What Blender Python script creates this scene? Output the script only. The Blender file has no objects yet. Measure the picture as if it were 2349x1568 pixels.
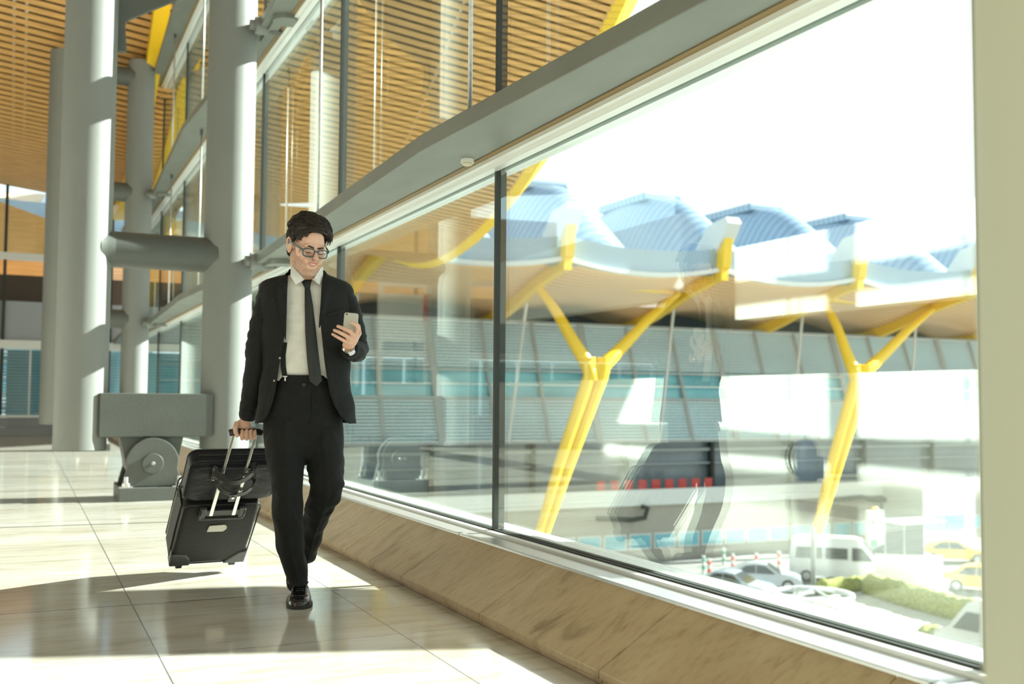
import bpy, bmesh, math, random
from mathutils import Vector, Matrix, noise
import numpy as np
random.seed(7)
SC = bpy.context.scene
COL = SC.collection
PI = math.pi
R = math.radians

# ------------------------------------------------------------------ camera
IW, IH, FPX = 2349.0, 1568.0, 2395.67
YAW, PITCH, ROLL, CH = R(25.009), R(3.1235), R(0.4067), 0.97
fw = Vector((math.sin(YAW)*math.cos(PITCH), math.cos(YAW)*math.cos(PITCH), math.sin(PITCH)))
rt = Vector((math.cos(YAW), -math.sin(YAW), 0)); up = rt.cross(fw)
rt2 = rt*math.cos(ROLL) + up*math.sin(ROLL); up2 = rt2.cross(fw)
CAMP = Vector((0, 0, CH))
cam_d = bpy.data.cameras.new('camera'); cam = bpy.data.objects.new('camera', cam_d); COL.objects.link(cam)
cam.matrix_world = Matrix(((rt2.x, up2.x, -fw.x, 0), (rt2.y, up2.y, -fw.y, 0), (rt2.z, up2.z, -fw.z, CH), (0, 0, 0, 1)))
cam_d.sensor_width = 36; cam_d.lens = FPX/IW*36; cam_d.clip_start = .05; cam_d.clip_end = 2000
cam_d.dof.use_dof = True; cam_d.dof.focus_distance = 4.75; cam_d.dof.aperture_fstop = 2.4
SC.camera = cam

def ray(px, py):
    return rt2*((px-IW/2)/FPX) + up2*(-(py-IH/2)/FPX) + fw
def onx(px, py, x): d = ray(px, py); return CAMP + d*((x-CAMP.x)/d.x)
def ony(px, py, y): d = ray(px, py); return CAMP + d*((y-CAMP.y)/d.y)
def onz(px, py, z): d = ray(px, py); return CAMP + d*((z-CAMP.z)/d.z)

# ------------------------------------------------------------------ world, sun, exposure
SC.view_settings.view_transform = 'Standard'
SC.view_settings.look = 'None'
SC.view_settings.gamma = 1
SC.view_settings.use_curve_mapping = False
SC.view_settings.exposure = 1.15
w = bpy.data.worlds.new('sky'); SC.world = w; w.use_nodes = True
nt = w.node_tree; nt.nodes.clear()
out = nt.nodes.new('ShaderNodeOutputWorld'); bg = nt.nodes.new('ShaderNodeBackground')
tc = nt.nodes.new('ShaderNodeTexCoord'); sx = nt.nodes.new('ShaderNodeSeparateXYZ'); cr = nt.nodes.new('ShaderNodeValToRGB')
nt.links.new(tc.outputs['Generated'], sx.inputs[0]); nt.links.new(sx.outputs['Z'], cr.inputs[0])
cr.color_ramp.elements[0].position = 0.0; cr.color_ramp.elements[0].color = (.95, .96, .93, 1)
cr.color_ramp.elements[1].position = 0.75; cr.color_ramp.elements[1].color = (.33, .52, .80, 1)
e = cr.color_ramp.elements.new(.30); e.color = (1.0, 1.0, 1.0, 1)
e = cr.color_ramp.elements.new(.5); e.color = (.80, .89, 1.0, 1)
ns = nt.nodes.new('ShaderNodeTexNoise'); ns.inputs['Scale'].default_value = 2.2; ns.inputs['Detail'].default_value = 5
mp = nt.nodes.new('ShaderNodeMapping'); mp.inputs['Scale'].default_value = (1, 1, 3.5)
nt.links.new(tc.outputs['Generated'], mp.inputs[0]); nt.links.new(mp.outputs[0], ns.inputs['Vector'])
cr2 = nt.nodes.new('ShaderNodeValToRGB'); cr2.color_ramp.elements[0].position = .42; cr2.color_ramp.elements[1].position = .62
nt.links.new(ns.outputs['Fac'], cr2.inputs[0])
mx = nt.nodes.new('ShaderNodeMixRGB'); mx.inputs['Color2'].default_value = (1.0, 1.0, .98, 1)
nt.links.new(cr2.outputs[0], mx.inputs['Fac']); nt.links.new(cr.outputs[0], mx.inputs['Color1'])
nt.links.new(mx.outputs[0], bg.inputs['Color']); bg.inputs['Strength'].default_value = 0.95
nt.links.new(bg.outputs[0], out.inputs['Surface'])

sun_d = bpy.data.lights.new('sun', 'SUN'); sun = bpy.data.objects.new('sun', sun_d); COL.objects.link(sun)
sun_d.energy = 16.0; sun_d.angle = R(.6); sun_d.color = (1.0, .965, .91)
SUNV = Vector((math.cos(R(4.5)), -math.sin(R(4.5)), .558)).normalized()   # towards the sun
sun.rotation_euler = SUNV.to_track_quat('Z', 'Y').to_euler(); sun.location = SUNV*60

# ------------------------------------------------------------------ helpers
WM = {}
def wmat(o): return WM.get(o.name, Matrix.Identity(4)) if o else Matrix.Identity(4)
def props(o, label=None, cat=None, group=None, kind=None):
    if label: o['label'] = label
    if cat: o['category'] = cat
    if group: o['group'] = group
    if kind: o['kind'] = kind
    return o
def thing(name, label, cat, loc=(0, 0, 0), rotz=0, group=None):
    o = bpy.data.objects.new(name, None); COL.objects.link(o)
    o.empty_display_size = .1
    o.location = loc; o.rotation_euler = (0, 0, rotz)
    WM[o.name] = Matrix.Translation(Vector(loc)) @ Matrix.Rotation(rotz, 4, 'Z')
    return props(o, label, cat, group)
def dup(root, loc, rotz=None, label=None, group=None):
    r = root.copy(); COL.objects.link(r); r.location = loc
    if rotz is not None: r.rotation_euler = (0, 0, rotz)
    if label: r['label'] = label
    if group: r['group'] = group
    for ch in [c for c in root.children]:
        c = ch.copy(); COL.objects.link(c); c.parent = r
        for g in [k for k in ch.children]:
            d = g.copy(); COL.objects.link(d); d.parent = c
    return r

class MB:
    def __init__(s): s.v = []; s.f = []
    def add(s, vs, fs):
        n = len(s.v); s.v += [Vector(v) for v in vs]; s.f += [tuple(i+n for i in f) for f in fs]; return s
    def box(s, c, d, rz=0, M=None):
        x, y, z = d[0]/2, d[1]/2, d[2]/2
        vs = [Vector((a*x, b*y, e*z)) for a in (-1, 1) for b in (-1, 1) for e in (-1, 1)]
        m = M if M is not None else Matrix.Rotation(rz, 3, 'Z')
        vs = [m @ v + Vector(c) for v in vs]
        return s.add(vs, [(0, 1, 3, 2), (4, 6, 7, 5), (0, 4, 5, 1), (2, 3, 7, 6), (0, 2, 6, 4), (1, 5, 7, 3)])
    def bb(s, a, b):   # box by two corners
        return s.box([(a[i]+b[i])/2 for i in range(3)], [abs(b[i]-a[i]) for i in range(3)])
    def loft(s, rings, closed=True, caps=True):
        n = len(rings[0]); vs = [p for r in rings for p in r]; fs = []
        for i in range(len(rings)-1):
            for j in range(n if closed else n-1):
                k = (j+1) % n
                fs.append((i*n+j, i*n+k, (i+1)*n+k, (i+1)*n+j))
        if caps and closed:
            fs.append(tuple(range(n))[::-1]); fs.append(tuple(range((len(rings)-1)*n, len(rings)*n)))
        return s.add(vs, fs)
    def tube(s, pts, rad, n=12, caps=True, flat=None):
        pts = [Vector(p) for p in pts]
        if not hasattr(rad, '__len__'): rad = [rad]*len(pts)
        rings = []; prev = None
        for i, p in enumerate(pts):
            t = (pts[min(i+1, len(pts)-1)]-pts[max(i-1, 0)]).normalized()
            if prev is None:
                a = Vector((0, 0, 1)) if abs(t.z) < .9 else Vector((1, 0, 0))
                if flat is not None: a = Vector(flat)
                u = (a - t*a.dot(t)).normalized()
            else: u = (prev - t*prev.dot(t)).normalized()
            prev = u; v = t.cross(u); r = rad[i]; ru, rv = (r if hasattr(r, '__len__') else (r, r))
            rings.append([p + u*ru*math.cos(2*PI*k/n) + v*rv*math.sin(2*PI*k/n) for k in range(n)])
        return s.loft(rings, True, caps)
    def ribbon(s, pts, w, th, up=(0, 0, 1)):   # rectangular section along a path, w along 'up'
        pts = [Vector(p) for p in pts]; rings = []
        for i, p in enumerate(pts):
            t = (pts[min(i+1, len(pts)-1)]-pts[max(i-1, 0)]).normalized()
            u = Vector(up); u = (u - t*u.dot(t)).normalized(); v = t.cross(u)
            ww = w[i] if hasattr(w, '__len__') else w
            rings.append([p+u*ww/2+v*th/2, p-u*ww/2+v*th/2, p-u*ww/2-v*th/2, p+u*ww/2-v*th/2])
        return s.loft(rings)
    def prism(s, poly, off):   # 3D polygon extruded by vector off
        off = Vector(off); n = len(poly); a = [Vector(p) for p in poly]; b = [p+off for p in a]
        fs = [tuple(range(n)), tuple(range(2*n-1, n-1, -1))] + [(i, i+n, (i+1) % n+n, (i+1) % n) for i in range(n)]
        return s.add(a+b, fs)
    def ell(s, c, r, nu=20, nv=12, M=None):
        rings = []; c = Vector(c); m = M or Matrix.Identity(3)
        for i in range(1, nv):
            th = PI*i/nv
            rings.append([c + m @ Vector((r[0]*math.sin(th)*math.cos(2*PI*j/nu), r[1]*math.sin(th)*math.sin(2*PI*j/nu), r[2]*math.cos(th))) for j in range(nu)])
        n0 = len(s.v); s.loft(rings, True, False)
        s.v += [c + m @ Vector((0, 0, r[2])), c - m @ Vector((0, 0, r[2]))]
        t, b = len(s.v)-2, len(s.v)-1
        for j in range(nu):
            s.f.append((t, n0+j, n0+(j+1) % nu)); L = n0+(nv-2)*nu
            s.f.append((b, L+(j+1) % nu, L+j))
        return s
    def cyl(s, a, b, r, n=24, r2=None): return s.tube([a, b], [r, r if r2 is None else r2], n)
    def build(s, name, mat, parent=None, smooth=False, bevel=0, fix=True, seg=2):
        me = bpy.data.meshes.new(name); Mi = wmat(parent).inverted()
        me.from_pydata([tuple(Mi @ v) for v in s.v], [], s.f); me.update()
        if fix:
            bm = bmesh.new(); bm.from_mesh(me); bmesh.ops.recalc_face_normals(bm, faces=bm.faces); bm.to_mesh(me); bm.free()
        o = bpy.data.objects.new(name, me); COL.objects.link(o)
        if mat: me.materials.append(mat)
        if parent: o.parent = parent
        WM[o.name] = wmat(parent).copy()
        if smooth:
            for p in me.polygons: p.use_smooth = True
            if smooth == 'auto':
                me.set_sharp_from_angle(angle=R(38))
        if bevel:
            m = o.modifiers.new('bevel', 'BEVEL'); m.width = bevel; m.segments = seg; m.limit_method = 'ANGLE'; m.angle_limit = R(40)
        return o
def struct(name, mb, mat, parent=None, **k):
    o = mb.build(name, mat, parent, **k)
    if not parent: o['kind'] = 'structure'
    return o
def bez(p0, p1, p2, p3, n=10):
    p0, p1, p2, p3 = map(Vector, (p0, p1, p2, p3))
    return [p0*(1-t)**3+p1*3*t*(1-t)**2+p2*3*t*t*(1-t)+p3*t**3 for t in [i/n for i in range(n+1)]]
def interp(tab, x):
    if x <= tab[0][0]: return tab[0][1]
    for (a, fa), (b, fb) in zip(tab, tab[1:]):
        if x <= b:
            return fa+(fb-fa)*(x-a)/(b-a)
    return tab[-1][1]
def smooth_interp(tab, x):   # Catmull-Rom through a table
    n = len(tab)
    if x <= tab[0][0]: return tab[0][1]
    if x >= tab[-1][0]: return tab[-1][1]
    for i in range(n-1):
        if tab[i][0] <= x <= tab[i+1][0]:
            a, b = tab[i], tab[i+1]; h = b[0]-a[0]; t = (x-a[0])/h
            p, q = tab[max(i-1, 0)], tab[min(i+2, n-1)]
            m0 = (b[1]-p[1])/(b[0]-p[0])*h; m1 = (q[1]-a[1])/(q[0]-a[0])*h
            return (2*t**3-3*t*t+1)*a[1]+(t**3-2*t*t+t)*m0+(-2*t**3+3*t*t)*b[1]+(t**3-t*t)*m1

# ------------------------------------------------------------------ materials
def nodes(name):
    m = bpy.data.materials.new(name); m.use_nodes = True; t = m.node_tree
    return m, t, t.nodes['Principled BSDF'], t.nodes['Material Output']
def plain(name, c, rough=.5, metal=0, spec=.5, var=0, scale=6, bump=0, bscale=60, coat=0, sheen=0, stretch=None, c2=None):
    m, t, b, o = nodes(name)
    b.inputs['Base Color'].default_value = (*c, 1); b.inputs['Roughness'].default_value = rough
    b.inputs['Metallic'].default_value = metal; b.inputs['Specular IOR Level'].default_value = spec
    b.inputs['Coat Weight'].default_value = coat; b.inputs['Sheen Weight'].default_value = sheen
    tc = t.nodes.new('ShaderNodeTexCoord'); mp = t.nodes.new('ShaderNodeMapping')
    if stretch: mp.inputs['Scale'].default_value = stretch
    t.links.new(tc.outputs['Object'], mp.inputs[0])
    if var or c2:
        n = t.nodes.new('ShaderNodeTexNoise'); n.inputs['Scale'].default_value = scale; n.inputs['Detail'].default_value = 4
        t.links.new(mp.outputs[0], n.inputs['Vector'])
        r = t.nodes.new('ShaderNodeValToRGB'); r.color_ramp.elements[0].position = .3; r.color_ramp.elements[1].position = .7
        r.color_ramp.elements[0].color = (*[max(0, x*(1-var)) for x in c], 1)
        r.color_ramp.elements[1].color = (*(c2 or [min(1, x*(1+var)) for x in c]), 1)
        t.links.new(n.outputs['Fac'], r.inputs[0]); t.links.new(r.outputs[0], b.inputs['Base Color'])
    if bump:
        n2 = t.nodes.new('ShaderNodeTexNoise'); n2.inputs['Scale'].default_value = bscale; n2.inputs['Detail'].default_value = 3
        t.links.new(mp.outputs[0], n2.inputs['Vector'])
        bp = t.nodes.new('ShaderNodeBump'); bp.inputs['Strength'].default_value = bump; bp.inputs['Distance'].default_value = .01
        t.links.new(n2.outputs['Fac'], bp.inputs['Height']); t.links.new(bp.outputs[0], b.inputs['Normal'])
    return m
def glass_mat(name, tint, r0, gl=(1, 1, 1), boost=0.0):
    m = bpy.data.materials.new(name); m.use_nodes = True; t = m.node_tree; t.nodes.clear()
    o = t.nodes.new('ShaderNodeOutputMaterial'); mix = t.nodes.new('ShaderNodeMixShader')
    tr = t.nodes.new('ShaderNodeBsdfTransparent'); tr.inputs[0].default_value = (*tint, 1)
    gs = t.nodes.new('ShaderNodeBsdfGlossy'); gs.inputs['Roughness'].default_value = 0; gs.inputs[0].default_value = (*gl, 1)
    g = t.nodes.new('ShaderNodeNewGeometry'); d = t.nodes.new('ShaderNodeVectorMath'); d.operation = 'DOT_PRODUCT'
    t.links.new(g.outputs['Normal'], d.inputs[0]); t.links.new(g.outputs['Incoming'], d.inputs[1])
    def mth(op, a, b=None):
        n = t.nodes.new('ShaderNodeMath'); n.operation = op
        for i, x in enumerate((a, b)):
            if x is None: continue
            if isinstance(x, (int, float)): n.inputs[i].default_value = x
            else: t.links.new(x, n.inputs[i])
        return n.outputs[0]
    a = mth('ABSOLUTE', d.outputs['Value']); s = mth('SUBTRACT', 1.0, a); p = mth('POWER', s, 4.0)
    f = mth('ADD', mth('MULTIPLY', p, 1-r0), r0+boost)
    f = mth('MINIMUM', f, .9)
    t.links.new(f, mix.inputs[0]); t.links.new(tr.outputs[0], mix.inputs[1]); t.links.new(gs.outputs[0], mix.inputs[2])
    t.links.new(mix.outputs[0], o.inputs[0]); return m

def marble(name, base, vein, dark, scale, stretch, rough, joints=None, spec=.5, rot=0, bump=0):
    m, t, b, o = nodes(name); L = t.links.new; N = t.nodes.new
    tc = N('ShaderNodeTexCoord'); mp = N('ShaderNodeMapping'); mp.inputs['Scale'].default_value = stretch
    mp.inputs['Rotation'].default_value = (0, 0, rot)
    L(tc.outputs['Object'], mp.inputs[0])
    n1 = N('ShaderNodeTexNoise'); n1.inputs['Scale'].default_value = scale; n1.inputs['Detail'].default_value = 8; n1.inputs['Roughness'].default_value = .62; n1.inputs['Distortion'].default_value = .6
    L(mp.outputs[0], n1.inputs['Vector'])
    r = N('ShaderNodeValToRGB'); r.color_ramp.elements[0].position = .30; r.color_ramp.elements[0].color = (*dark, 1)
    r.color_ramp.elements[1].position = .62; r.color_ramp.elements[1].color = (*base, 1)
    e = r.color_ramp.elements.new(.43); e.color = (*vein, 1)
    L(n1.outputs['Fac'], r.inputs[0]); col = r.outputs[0]
    n2 = N('ShaderNodeTexNoise'); n2.inputs['Scale'].default_value = scale*6; n2.inputs['Detail'].default_value = 6; L(mp.outputs[0], n2.inputs['Vector'])
    r2 = N('ShaderNodeValToRGB'); r2.color_ramp.elements[0].position = .33; r2.color_ramp.elements[0].color = (.72, .68, .6, 1); r2.color_ramp.elements[1].position = .5; r2.color_ramp.elements[1].color = (1, 1, 1, 1)
    L(n2.outputs['Fac'], r2.inputs[0]); mm = N('ShaderNodeMixRGB'); mm.blend_type = 'MULTIPLY'; mm.inputs[0].default_value = .6
    L(col, mm.inputs[1]); L(r2.outputs[0], mm.inputs[2]); col = mm.outputs[0]
    if joints: col = joints(t, tc, col)
    L(col, b.inputs['Base Color'])
    b.inputs['Roughness'].default_value = rough; b.inputs['Specular IOR Level'].default_value = spec
    if bump:
        bp = N('ShaderNodeBump'); bp.inputs['Strength'].default_value = bump; bp.inputs['Distance'].default_value = .004
        L(n2.outputs['Fac'], bp.inputs['Height']); L(bp.outputs[0], b.inputs['Normal'])
    return m

def floor_joints(t, tc, col):
    L = t.links.new; N = t.nodes.new
    s = N('ShaderNodeSeparateXYZ'); L(tc.outputs['Object'], s.inputs[0])
    def mth(op, a, b=None, c=None):
        n = N('ShaderNodeMath'); n.operation = op
        for i, x in enumerate((a, b, c)):
            if x is None: continue
            if isinstance(x, (int, float)): n.inputs[i].default_value = x
            else: L(x, n.inputs[i])
        return n.outputs[0]
    def line(v, off, per, wd):   # 1 on the line
        a = mth('SUBTRACT', v, off); a = mth('DIVIDE', a, per); f = mth('FRACT', mth('ADD', a, .5)); f = mth('ABSOLUTE', mth('SUBTRACT', f, .5))
        return mth('LESS_THAN', f, wd/per/2)
    j = mth('MAXIMUM', line(s.outputs['Y'], 5.21, 3.65, .016), line(s.outputs['X'], .487, .95, .006))
    j = mth('MAXIMUM', j, mth('MAXIMUM', line(s.outputs['Y'], 4.15, 3.65, .005), line(s.outputs['Y'], 3.1, 3.65, .005)))
    # slab-by-slab tone
    fx = mth('FLOOR', mth('DIVIDE', mth('SUBTRACT', s.outputs['X'], .487), .95)); fy = mth('FLOOR', mth('DIVIDE', mth('SUBTRACT', s.outputs['Y'], 5.21), 1.2167))
    cb = N('ShaderNodeCombineXYZ'); L(fx, cb.inputs[0]); L(fy, cb.inputs[1])
    wn = N('ShaderNodeTexWhiteNoise'); wn.noise_dimensions = '2D'; L(cb.outputs[0], wn.inputs['Vector'])
    vr = N('ShaderNodeMixRGB'); vr.inputs[1].default_value = (.86, .85, .82, 1); vr.inputs[2].default_value = (1, 1, 1, 1); L(wn.outputs['Value'], vr.inputs[0])
    ml = N('ShaderNodeMixRGB'); ml.blend_type = 'MULTIPLY'; ml.inputs[0].default_value = 1; L(col, ml.inputs[1]); L(vr.outputs[0], ml.inputs[2])
    mx = N('ShaderNodeMixRGB'); mx.inputs[2].default_value = (.12, .12, .11, 1); L(j, mx.inputs[0]); L(ml.outputs[0], mx.inputs[1])
    return mx.outputs[0]

M = {}
M['floor'] = marble('polished cream marble', (.62, .595, .54), (.54, .50, .42), (.40, .345, .26), .9, (.55, 2.2, 1), .10, floor_joints, spec=.6)
M['stone'] = marble('honed cream marble', (.56, .43, .26), (.49, .365, .21), (.29, .20, .10), 1.6, (1.2, 3.4, 2.4), .35, None, rot=.5, bump=.2)
M['stone_edge'] = marble('marble edge', (.66, .57, .41), (.60, .49, .32), (.40, .30, .17), 4, (2, 1.4, 1), .5, None)
M['alu'] = plain('satin aluminium', (.62, .64, .65), .32, .75, var=.06, scale=3)
M['alu_white'] = plain('white aluminium', (.80, .82, .80), .3, .2)
M['gasket'] = plain('black rubber gasket', (.03, .035, .03), .6)
M['brass'] = plain('brown gasket', (.25, .17, .07), .6)
M['steelgrey'] = plain('brushed grey steel beam', (.185, .20, .175), .45, .15, var=.10, scale=5, bump=.15, bscale=14, stretch=(1, .35, 1))
M['column'] = plain('grey painted steel', (.205, .215, .20), .55, 0, var=.03, scale=2, bump=.12, bscale=160)
M['darksteel'] = plain('dark grey painted steel', (.095, .104, .093), .5, .1, var=.06, scale=4, bump=.2, bscale=120)
M['galv'] = plain('galvanised steel', (.55, .56, .54), .35, .7, var=.15, scale=30)
M['yellow'] = plain('yellow painted steel', (.90, .58, .02), .35)
M['bamboo'] = plain('bamboo slats', (.66, .37, .125), .5, var=.18, scale=3, stretch=(.4, 8, 8), bump=.1)
M['roofback'] = plain('dark roof void', (.14, .10, .05), .9)
M['glass'] = glass_mat('facade glass', (.83, .89, .87), .13, (.95, 1, .97))
M['glass2'] = glass_mat('clear end wall glass', (.80, .90, .93), .04)
M['white'] = plain('white painted panel', (.84, .83, .79), .5)
# ------------------------------------------------------------------ the room
GX = 2.33                       # facade glass plane
YFAR = 27.8
mb = MB(); mb.bb((-16, -9, -.3), (2.2, YFAR+.3, 0)); struct('floor', mb, M['floor'])
# slab edge under the facade, seen from outside
mb = MB(); mb.bb((2.2, -9, -1.0), (2.75, 60, .12)); struct('trim_1', mb, M['alu_white'])

# sloping marble skirting, one slab every 1.03 m
mb = MB()
k = -13
while k < 22:
    y0 = 5.21 + 1.03*k; y1 = y0 + 1.03 - .006; g = .004
    prof = [(1.802, .0), (1.802, .049), (2.125, .246), (2.16, .246), (2.16, .0)]
    prof = [(1.815, .0), (1.815, .018), (1.802, .02), (1.802, .049), (2.125, .246), (2.16, .246), (2.16, 0)]
    mb.prism([(x, y0, z) for x, z in prof], (0, y1-y0, 0)); k += 1
struct('baseboard_right', mb, M['stone'], bevel=.003)

# aluminium sill rails
mb = MB()
k = -5
for k in range(-5, 9):
    a = 5.21+3.2*k; b = a+3.2-.012
    mb.bb((2.122, a, .225), (2.152, b, .256)); mb.bb((2.158, a, .22), (2.275, b, .247))
struct('trim_2', mb, M['alu'], bevel=.003)
mb = MB(); mb.bb((2.150, -9, .2), (2.160, 34, .251)); struct('trim_3', mb, M['brass'])
mb = MB(); mb.bb((2.275, -9, .2), (2.318, 34, .262)); mb.bb((2.372, -9, .2), (2.44, 34, .262)); struct('trim_4', mb, M['alu_white'], bevel=.003)
mb = MB(); mb.bb((2.318, -9, .2), (2.333, 34, .268)); mb.bb((2.36, -9, .2), (2.372, 34, .27)); struct('trim_5', mb, M['gasket'])
mb = MB(); mb.bb((2.44, -9, .18), (2.62, 34, .235)); struct('trim_6', mb, M['alu_white'])

LEVELS = [2.27, 4.62, 6.97, 9.32]
MULL = [5.2+3.2*k for k in range(-4, 8)]
ROOFTAB = [(-8, 12.8), (6, 12.8), (10, 12.6), (13, 11.5), (16, 9.2), (18.6, 7.3), (21.3, 5.8), (23.8, 5.0), (26.9, 4.7), (30, 5.2), (34, 6.6), (38, 8.5), (42, 9.8), (48, 10.2)]
ROOFTAB = [(-8, 12.8), (6, 12.8), (10, 13.0), (13, 12.5), (14.5, 11.3), (16, 9.3), (18.6, 7.3), (21.3, 5.8), (23.8, 5.0), (26.9, 4.7), (30, 5.2), (34, 6.6), (38, 8.5), (42, 9.8), (48, 10.2)]
def roofz(x, y): return smooth_interp(ROOFTAB, y) + .12*(10.2-x)

# glass panes, each a double-faced pane between mullions
n = 1
zlo = [.235, 2.37, 4.72, 7.07]; zhi = [2.245, 4.575, 6.925, 9.27]
for L in range(4):
    for i in range(len(MULL)-1):
        a, b = MULL[i]+.012, MULL[i+1]-.012
        if a > 26 and L: continue
        if L == 3 and (a > 14.5 or b < 0): continue
        mb = MB(); mb.bb((GX+.002, a, zlo[L]), (GX+.03, b, zhi[L])); struct('window_%d' % n, mb, M['glass']); n += 1
# mullions: black seals with a bright back strip
mb = MB()
for y in MULL:
    for L in range(4):
        if L == 3 and y > 15: continue
        if y > 27 and L: continue
        mb.bb((GX-.012, y-.014, zlo[L]), (GX+.05, y+.010, zhi[L]))
struct('trim_7', mb, M['gasket'])
mb = MB()
for y in MULL:
    for L in range(4):
        if (L == 3 and y > 15) or (y > 27 and L): continue
        mb.bb((GX+.005, y+.0105, zlo[L]), (GX+.05, y+.026, zhi[L]))
struct('trim_8', mb, M['alu'])

# horizontal plate beams with slanted inner edges, one per level
NODES = [(-4.4, 1.86), (.3, 2.06), (1.1, 2.06), (5.15, 1.86), (9.7, 2.0), (10.9, 2.03), (14.75, 1.87), (19.3, 2.0), (20.5, 2.03), (24.4, 1.87), (27.8, 1.99)]
for L, z in enumerate(LEVELS):
    nd = [p for p in NODES if not (L == 3 and p[0] > 15)]
    mb = MB()
    poly = [(x, y, z) for y, x in nd] + [(2.45, nd[-1][0], z), (2.45, nd[0][0], z)]
    mb.prism(poly, (0, 0, .09))
    struct('beam_%d' % (L+1), mb, M['steelgrey'], bevel=.004)['kind'] = 'structure'
ti = 9
for L, z in enumerate(LEVELS):
    ye = 15 if L == 3 else 27.7
    mb = MB(); mb.bb((2.235, -8, z-.028), (2.325, ye, z-.006)); mb.bb((2.275, -8, z-.05), (2.325, ye, z-.006)); mb.bb((2.365, -8, z-.05), (2.43, ye, z-.001))
    struct('trim_%d' % ti, mb, M['alu_white']); ti += 1
    mb = MB(); mb.bb((2.20, -8, z-.006), (2.33, ye, z-.001)); struct('trim_%d' % ti, mb, M['brass']); ti += 1

# steel tie rods standing in the facade bays
rodset = []
def rod(y, L):
    z0 = LEVELS[L]+.09; z1 = LEVELS[L+1]
    mb = MB(); mb.cyl((2.1, y, z0), (2.1, y, z1), .0125, 12)
    return mb.build('tie_rod', M['galv'], None, smooth=True)
ORD = ['first', 'second', 'third', 'fourth', 'fifth', 'sixth', 'seventh', 'eighth']
for L in range(3):
    for j, y in enumerate([5.05, 8.2, 11.4, 14.6, 17.8, 21.0, 24.2]):
        if L == 2 and y > 14: continue
        o = rod(y, L)
        props(o, 'slim steel rod on the %s glass wall ledge, %s from the camera' % (['lowest', 'middle', 'top'][L], ORD[j]), 'rod', 'tie rods along the glass wall')
        for z0, z1 in ((LEVELS[L]+.09, LEVELS[L]+.17), (LEVELS[L+1]-.07, LEVELS[L+1])):
            mb = MB(); mb.cyl((2.1, y, z0), (2.1, y, z1), .02, 12); mb.build('end_fitting', M['darksteel'], o, smooth='auto')

# brackets that tie the beams to the columns
def bracket(y, z, label, x0=2.06):
    t = thing('beam_bracket', label, 'bracket', (2.02, y, z-.11), 0, 'cast brackets between columns and beams')
    mb = MB(); mb.cyl((x0-.09, y, z+.03), (x0+.02, y, z+.03), .085, 28); mb.build('socket', M['column'], t, smooth='auto')
    mb = MB(); mb.cyl((x0-.14, y, z+.03), (x0-.09, y, z+.03), .05, 24); mb.build('pin', M['column'], t, smooth='auto')
    mb = MB(); mb.bb((x0+.02, y-.42, z-.03), (x0+.12, y+.30, z+.15)); mb.build('cheek_plate', M['steelgrey'], t, bevel=.006)
    mb = MB(); mb.cyl((x0+.13, y-.42, z-.045), (x0+.13, y-.42, z), .13, 32); mb.build('round_pad', M['steelgrey'], t, smooth='auto')
    mb = MB(); mb.cyl((x0+.1, y-.05, z-.035), (x0+.1, y-.05, z-.002), .06, 24); mb.build('round_boss', M['darksteel'], t, smooth='auto')
    return t
for y, nm in ((10.3, 'nearer column pair'), (19.9, 'farther column pair')):
    for L, ln in ((0, 'lowest ledge'), (1, 'middle ledge'), (2, 'top ledge')):
        if y > 15 and L == 2: continue
        bracket(y, LEVELS[L], 'grey cast bracket joining the %s of the glass wall to the %s' % (ln, nm))
# small round detector below the lowest beam
t = thing('smoke_detector', 'small round beige detector on the underside of the concrete coloured ledge', 'detector', (2.15, 5.2, 2.225))
mb = MB(); mb.cyl((2.15, 5.2, 2.25), (2.15, 5.2, 2.27), .036, 28); mb.build('base', M['white'], t, smooth='auto')
mb = MB(); mb.tube([(2.15, 5.2, 2.252), (2.15, 5.2, 2.243), (2.15, 5.2, 2.236)], [.028, .030, .022], 28); mb.build('sensor_head', plain('beige plastic', (.62, .56, .40), .4), t, smooth='auto')

# ------------------------------------------------------------------ ceiling of bamboo slats over the wave
def ceil_slats(x0, x1, ya, yb, dz=0, pitch=.172, w=.115, th=.022):
    mb = MB(); y = ya; acc = 0
    while y < yb:
        z0 = smooth_interp(ROOFTAB, y); dy = .01
        sl = (smooth_interp(ROOFTAB, y+dy)-smooth_interp(ROOFTAB, y-dy))/(2*dy); n_ = math.hypot(1, sl)
        ty, tz = w/2/n_, sl*w/2/n_
        for a, b in ((x0, x1),):
            za, zb = roofz(a, y)+dz, roofz(b, y)+dz
            q = [(a, y-ty, za-tz), (b, y-ty, zb-tz), (b, y+ty, zb+tz), (a, y+ty, za+tz)]
            mb.prism(q, (0, -sl/n_*th, th/n_))
        y += pitch/n_
    return mb
mb = ceil_slats(-10, 10.0, 2.0, 47); struct('ceiling', mb, M['bamboo'], fix=False)
# light steel hangers crossing the slats
mb = MB()
for xx in (-.35, -.15, 3.6, 7.2):
    pts = [(xx, y, roofz(xx, y)+.03) for y in np.arange(8, 46, .8)]
    mb.ribbon(pts, .05, .02, up=(1, 0, 0))
struct('trim_20', mb, M['galv'])
mb = MB()
ys = list(np.arange(-8, 48.1, 1.0))
r1 = [(-16, y, roofz(-16, y)+.32) for y in ys]; r2 = [(10.3, y, roofz(10.3, y)+.32) for y in ys]
r3 = [(10.3, y, roofz(10.3, y)+.75) for y in ys]; r4 = [(-16, y, roofz(-16, y)+.75) for y in ys]
mb.loft([[r1[i], r2[i], r3[i], r4[i]] for i in range(len(ys))])
struct('roof', mb, M['roofback'])['kind'] = 'structure'
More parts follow.
